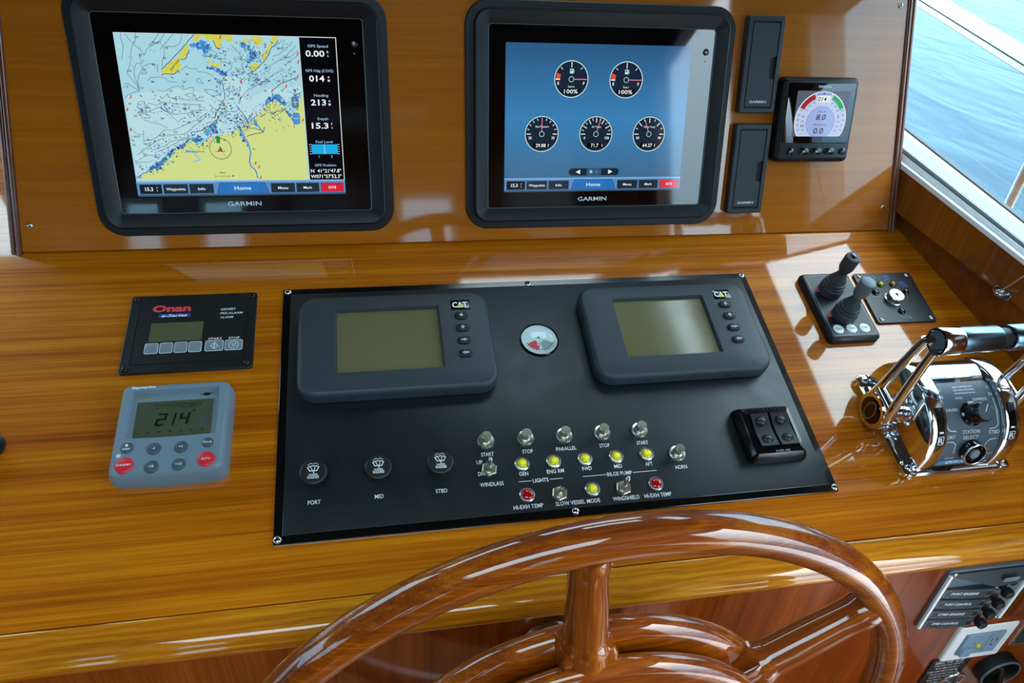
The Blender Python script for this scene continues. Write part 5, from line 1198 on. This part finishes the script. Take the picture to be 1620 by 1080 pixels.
for s in (-1, 1):
    b = MB()
    q = [(r, s * x) for r, x in ((0.0195, 0.0760), (0.0225, 0.0775), (0.0228, 0.0880), (0.0212, 0.0905), (0.0, 0.0906))]
    xlathe(b, q, 0.0070, 0.0300)
    # rising cheek and twin rails
    for sy in (-1, 1):
        y0 = 0.0070 + sy * 0.0175
        b.tube([(s * 0.0835, y0, 0.036), (s * 0.0835, 0.0085 + sy * 0.0150, 0.062), (s * 0.0835, 0.0115 + sy * 0.0125, 0.095), (s * 0.0835, 0.0140 + sy * 0.0100, 0.128), (s * 0.0830, 0.0152 + sy * 0.0085, 0.148)], [0.0058, 0.0056, 0.0052, 0.0050, 0.0052], 12)
    b.tube([(s * 0.0835, -0.008, 0.054), (s * 0.0835, 0.0225, 0.054)], 0.0062, 10)
    xlathe(b, [(0.0148, s * 0.0795), (0.0152, s * 0.0780), (0.0152, s * 0.0560), (0.0144, s * 0.0545)], 0.0155, 0.1550)
    lv = b.build('lever', M['chrome'], th, smooth=45)
    xlathe(MB(), [(0.0140, s * 0.0560), (0.0143, s * 0.0540), (0.0143, s * 0.0090), (0.0135, s * 0.0070)], 0.0155, 0.1550).build('grip', M['grip'], lv, smooth=40)
    xlathe(MB(), [(0.0142, s * 0.0790), (0.0142, s * 0.0800), (0.0128, s * 0.0802), (0.0110, s * 0.0785), (0.0, s * 0.0780)], 0.0155, 0.1550).build('end_cap', M['black_gloss'], lv, smooth=40)
    xlathe(MB(), [(0.0165, s * 0.0904), (0.0165, s * 0.0912), (0.0155, s * 0.0916), (0.0, s * 0.0916)], 0.0070, 0.0300).build('badge', M['black_gloss'], lv, smooth=40)
    b = MB(); N = 30
    rg = lambda r0, x: [(s * x, 0.0070 + r0 * math.cos(2 * math.pi * i / N) * 0.55, 0.0300 + r0 * math.sin(2 * math.pi * i / N)) for i in range(N)]
    b.loft([rg(0.0140, 0.0917), rg(0.0140, 0.0920), rg(0.0126, 0.0920), rg(0.0126, 0.0917)], False, False); b.build('badge_ring', M['steel_dull'], lv, smooth=30)
    xlathe(MB(), [(0.0180, s * 0.0540), (0.0180, s * 0.0600), (0.0160, s * 0.0610), (0.0172, s * 0.0640), (0.0160, s * 0.0670), (0.0172, s * 0.0700), (0.0180, s * 0.0765)], 0.0070, 0.0300).build('pivot_boss', M['chrome'], th, smooth=40)
xlathe(MB(), [(0.0110, -0.0072), (0.0110, 0.0072)], 0.0155, 0.1550).build('spacer', M['black_rubber'], th)

# ================================================================== STEERING WHEEL
WC = Vector((0.609, -0.574, H - 0.225)); WR, WT = 0.30, 0.0148
MWH = T(WC) @ Matrix.Rotation(0.028, 4, 'Z') @ Matrix.Rotation(math.pi / 2, 4, 'X')        # x right, y up, z towards the helmsman
wh = thing('steering_wheel', 'varnished mahogany steering wheel with turned spokes', 'steering wheel', MWH)
def ring(R, sec, n=120, a0=0.0):
    b = MB(); rings = []
    for i in range(n + 1):
        a = a0 + 2 * math.pi * i / n; rings.append([((R + dr) * math.cos(a), (R + dr) * math.sin(a), dz) for dr, dz in sec])
    return b.loft(rings, False, False)
def rsec(rx, rz, e=2.4, n=20, oz=0.0, orr=0.0):
    out = []
    for i in range(n):
        a = 2 * math.pi * i / n; c, s = math.cos(a), math.sin(a)
        out.append((orr + rx * math.copysign(abs(c) ** (2 / e), c), oz + rz * math.copysign(abs(s) ** (2 / e), s)))
    return out
ring(WR, rsec(WT, WT * 0.98, 2.3)).build('rim', M['mahogany'], wh, smooth=60)
ring(0.1600, rsec(0.0250, 0.0125, 2.4, oz=-0.0120), 90).build('hub_ring', M['mahogany'], wh, smooth=60)
ring(0.1540, rsec(0.0200, 0.0110, 2.4, oz=0.0150), 90).build('hub_ring', M['mahogany'], wh, smooth=60)
b = MB().lathe([(0.146, -0.015), (0.146, 0.018), (0.140, 0.020), (0.06, 0.022), (0.052, 0.032), (0.03, 0.040), (0, 0.042)], 64, cap1=False); b.build('hub_plate', M['mahogany'], wh, smooth=40)
turn = [(0.0225, 0.150), (0.0225, 0.166), (0.0200, 0.180), (0.0205, 0.186), (0.0176, 0.192), (0.0168, 0.198), (0.0168, 0.215), (0.0158, 0.240), (0.0148, 0.262), (0.0152, 0.276), (0.0165, 0.283), (0.0150, 0.292)]
SPK = MB().lathe(turn, 24).mesh('spoke', M['mahogany_spoke'], 40)
COLR = MB().rr(0.046, 0.030, 0.004, [(0, 0.150), (0, 0.180), (0.003, 0.187)], n=3).mesh('spoke_collar', M['mahogany_spoke'], 40)
for i in range(6):
    a = math.radians(95.5 + 60 * i)
    m = Matrix.Rotation(a - math.pi / 2, 4, 'Z') @ Matrix.Rotation(-math.pi / 2, 4, 'X')
    k = link('spoke', SPK, wh, m); link('spoke_collar', COLR, k)
MB().lathe([(0.030, -0.118), (0.030, -0.016), (0.05, -0.014)], 24).build('shaft', M['steel'], wh)

# ================================================================== FASCIA FITTINGS
def F(x, y, z=0.0): return MF @ T((x, y, z))
t_ = thing('breaker_panel', 'dark breaker panel with four engine labels under the dashboard edge', 'breaker panel', F(1.131, -0.248))
MB().rr(0.118, 0.106, 0.003, [(0, 0), (0, 0.003), (0.0006, 0.0036)], n=3).build('plate', M['slate_light'], t_, smooth=30)
MB().box(-0.0585, -0.0545, -0.052, 0.047, 0.0030, 0.0065).build('edge_strip', M['white_frame'], t_, smooth=0)
MB().box(0.0540, 0.0585, -0.052, 0.050, 0.0030, 0.0065).build('edge_strip', M['white_frame'], t_, smooth=0)
b = MB()
b.loft([[(x, y, z) for x, y, z in ((-0.050, 0.0505, 0.0036), (0.052, 0.0505, 0.0036), (0.052, 0.0300, 0.0036), (0.010, 0.0240, 0.0036), (-0.050, 0.0440, 0.0036))], [(x, y, z) for x, y, z in ((-0.050, 0.0505, 0.006), (0.052, 0.0505, 0.006), (0.052, 0.0300, 0.009), (0.010, 0.0240, 0.011), (-0.050, 0.0440, 0.006))]])
b.build('hood', M['slate_sheet'], t_, smooth=30)
p = Print(0.0112, (0, 0)); p.rect(14, 34, 33, 40, 'ink_grey'); p.strokes(24, 36.5, 17, 2.8, 'ink_dark', 6); p.done('hood_lettering', t_)
for i, (s, y) in enumerate((('PORT ENGINE', 0.0140), ('PORT CONTROL', -0.0060), ('STBD ENGINE', -0.0255), ('STBD CONTROL', -0.0440))):
    b = MB(); N = 10; rg = []
    zc = lambda x: 0.0050 + 0.0060 * math.sin(min(1, max(0, (x + 0.055) / 0.066)) * math.pi / 2)
    for j in range(N + 1):
        x = -0.054 + 0.064 * j / N; z = zc(x); rg.append([(x, y - 0.0086, 0.0034), (x, y - 0.0086, z), (x, y + 0.0086, z), (x, y + 0.0086, 0.0034)])
    b.loft(rg); k = b.build('label_strip', M['slate_sheet'], t_, smooth=40)
    p = Print(0.0003); p.frame(-22, y * 1000, 58, 11.5, 1.2, 0.7, 'ink_grey'); p.text(s, -26, y * 1000 + 1.0, 4.0, 'ink_white', w=34, bold=0.03, shear=0.2); p.rect(1.5, 7.5, y * 1000 - 4, y * 1000 + 4, 'dark_gap')
    p.v = [(x, yy, zc(x) + z) for x, yy, z in p.v]; p.done('strip_lettering', k)
    kb = MB().lathe([(0.0042, 0.003), (0.0042, 0.010), (0.0066, 0.0112), (0.0072, 0.0150), (0.0060, 0.0190), (0.0, 0.0198)], 10, cap1=False).build('breaker_button', M['black_rubber'], t_, T((0.0262 - 0.0024 * i, y + 0.0012, 0)), 25)
    MB().lathe([(0.0080, 0.003), (0.0080, 0.0058), (0.0055, 0.0066)], 6).build('breaker_nut', M['chrome'], kb)
    MB().box(0.0100, 0.0180, -0.0016, 0.0016, 0.0036, 0.0075).build('breaker_clip', M['chrome'], kb, Matrix.Rotation(0.25, 4, 'Z'))
screws(t_, [(-0.0525, 0.0490), (0.0500, -0.0490)], 0.0050, SCREW)

t_ = thing('power_outlet', 'white framed power outlet with a yellow test lamp under the breaker panel', 'outlet', F(1.187, -0.3535))
MB().rr(0.086, 0.072, 0.004, [(0, 0), (0, 0.0035), (0.0015, 0.005), (0.0135, 0.005), (0.0140, 0.0028)], n=3).build('cover_plate', M['white_frame'], t_, smooth=30)
MB().rr(0.0560, 0.0430, 0.001, [(0, 0.0026), (0, 0.0062), (0.0008, 0.0070)], n=2, cx=0.001, cy=-0.0005).build('receptacle', M['outlet'], t_, smooth=30)
MB().rr(0.0140, 0.0160, 0.001, [(0, 0.006), (0, 0.0105), (0.0008, 0.0112)], n=2, cx=-0.0185, cy=-0.0120).build('rocker', M['outlet'], t_, smooth=30)
MB().lathe(dome(0.0042, 0.0026, 0.0072), 16, cap1=False).build('test_lamp', M['lens_yellow'], t_, T((-0.003, -0.0035, 0)), 60)
p = Print(0.00705); p.line([(8, -20), (8, 20)], 0.8, 'ink_dark'); p.rect(13, 14.6, 2, 9, 'dark_gap'); p.rect(20, 21.6, 2, 9, 'dark_gap'); p.disc(17, -5, 1.8, 'dark_gap', 10); p.line([(-26, 12), (26, 12)], 0.6, 'ink_grey'); p.line([(-11, -2), (-8.6, 6)], 0.7, 'ink_dark'); p.done('outlet_slots', t_)
p = Print(0.01125); p.arc(-18.5, -13, 2.4, 3.2, 0, 360, 'ink_cyan', 14); p.done('rocker_print', t_)

t_ = thing('instruction_placard', 'black instruction placard with rows of white lettering below the outlet', 'placard', F(1.168, -0.428))
MB().rr(0.060, 0.074, 0.002, [(0, 0), (0, 0.0018), (0.0004, 0.0022)], n=3).build('plate', M['black_satin'], t_)
p = Print(0.00223); rnd = random.Random(3)
for i in range(9): p.strokes(rnd.uniform(-3, 2), 31 - 7.0 * i, rnd.uniform(34, 50), 5.2 if i == 0 else 3.0, 'ink_white', 20 + i)
p.done('lettering', t_)
t_ = thing('ring_pull', 'bright steel ring hanging over the black placard', 'ring', F(1.187, -0.4405, 0.0022))
b = MB(); b.tube([(0.0165 * math.cos(2 * math.pi * i / 40), 0.0165 * math.sin(2 * math.pi * i / 40), 0.0028 + 0.0012 * math.sin(2 * math.pi * i / 40)) for i in range(40)], 0.0016, 10, closed=True); b.build('ring_loop', M['chrome'], t_, smooth=80)
b = MB().rr(0.006, 0.008, 0.002, [(0, 0), (0, 0.0045), (0.001, 0.005)], n=3, cy=0.0165); b.build('ring_eye', M['chrome'], t_)

t_ = thing('rotary_knob', 'round black cup with a pale rim and a small lever inside', 'knob', F(1.245, -0.4235))
MB().lathe([(0.0285, 0.0), (0.0285, 0.0150), (0.0280, 0.0162), (0.0262, 0.0165), (0.0252, 0.0150), (0.0248, 0.0045), (0.0, 0.0045)], 40, cap1=False).build('cup', M['black_satin'], t_, smooth=40)
MB().lathe([(0.0286, 0.0150), (0.0282, 0.0167), (0.0270, 0.0172), (0.0258, 0.0167)], 40, cap0=False, cap1=False).build('rim_ring', M['slate_light'], t_, smooth=40)
b = MB(); b.tube([(-0.002, 0.014, 0.010), (0.002, 0.004, 0.0135), (0.004, -0.008, 0.0150), (0.006, -0.016, 0.0150)], [0.0046, 0.0038, 0.0036, 0.0050], 12); b.build('lever', M['black_gloss'], t_, smooth=60)
p = Print(0.00455)
for i in range(3): p.strokes(-9, 2 - 4 * i, 10, 2.2, 'ink_grey', 40 + i)
p.done('lettering', t_)
t_ = thing('toggle_plate', 'small dark switch plate at the edge beside the power outlet', 'switch', F(1.254, -0.350))
MB().rr(0.026, 0.050, 0.003, [(0, 0), (0, 0.003), (0.0012, 0.0042), (0.005, 0.0042), (0.0054, 0.003)], n=3).build('plate', M['steel'], t_, smooth=30)
MB().rr(0.0145, 0.038, 0.001, [(0, 0.002), (0, 0.0052), (0.001, 0.0060)], n=2).build('rocker', M['slate'], t_, smooth=30)
# mouldings that divide the fascia
b = MB(); inv = con.matrix_world.inverted()
for x in (1.1975, 1.2060):
    b = MB().rr(0.0065, 0.105, 0.002, [(0, -0.001), (0, 0.0035), (0.0015, 0.0055)], n=3, cx=x, cy=-0.248); b.build('moulding', M['trim'], con, inv @ MF, 40)
MB().rr(0.205, 0.0095, 0.003, [(0, -0.001), (0, 0.0045), (0.002, 0.0065)], n=3, cx=1.245, cy=-0.3085).build('moulding', M['fascia'], con, inv @ MF, 40)

# ================================================================== HOOK AND CORD ON THE STARBOARD WALL
sx = 0.188; szz = 0.0029
t_ = thing('cord_hook', 'small chrome eye fitting with a thin tan cord on the side wall', 'hook', MR @ T((sx, szz, 0.012)))
MB().rr(0.026, 0.014, 0.006, [(0, 0), (0, 0.0025), (0.001, 0.0032)], n=3).build('eye_plate', M['chrome'], t_, smooth=30)
b = MB(); b.tube([(0.006 * math.cos(2 * math.pi * i / 20), 0.001, 0.0065 + 0.006 * math.sin(2 * math.pi * i / 20)) for i in range(20)], 0.0016, 8, closed=True)
b.lathe([(0.0045, 0.003), (0.0045, 0.006), (0.003, 0.008)], 12, cx=-0.003); b.build('eye', M['chrome'], t_, smooth=60)
b = MB(); b.tube([(0.0, 0.004, 0.009), (0.010, 0.020, 0.011), (0.022, 0.042, 0.012), (0.036, 0.064, 0.012), (0.055, 0.095, 0.012), (0.085, 0.150, 0.012)], 0.0010, 8); b.build('cord', M['cord'], t_, smooth=60)
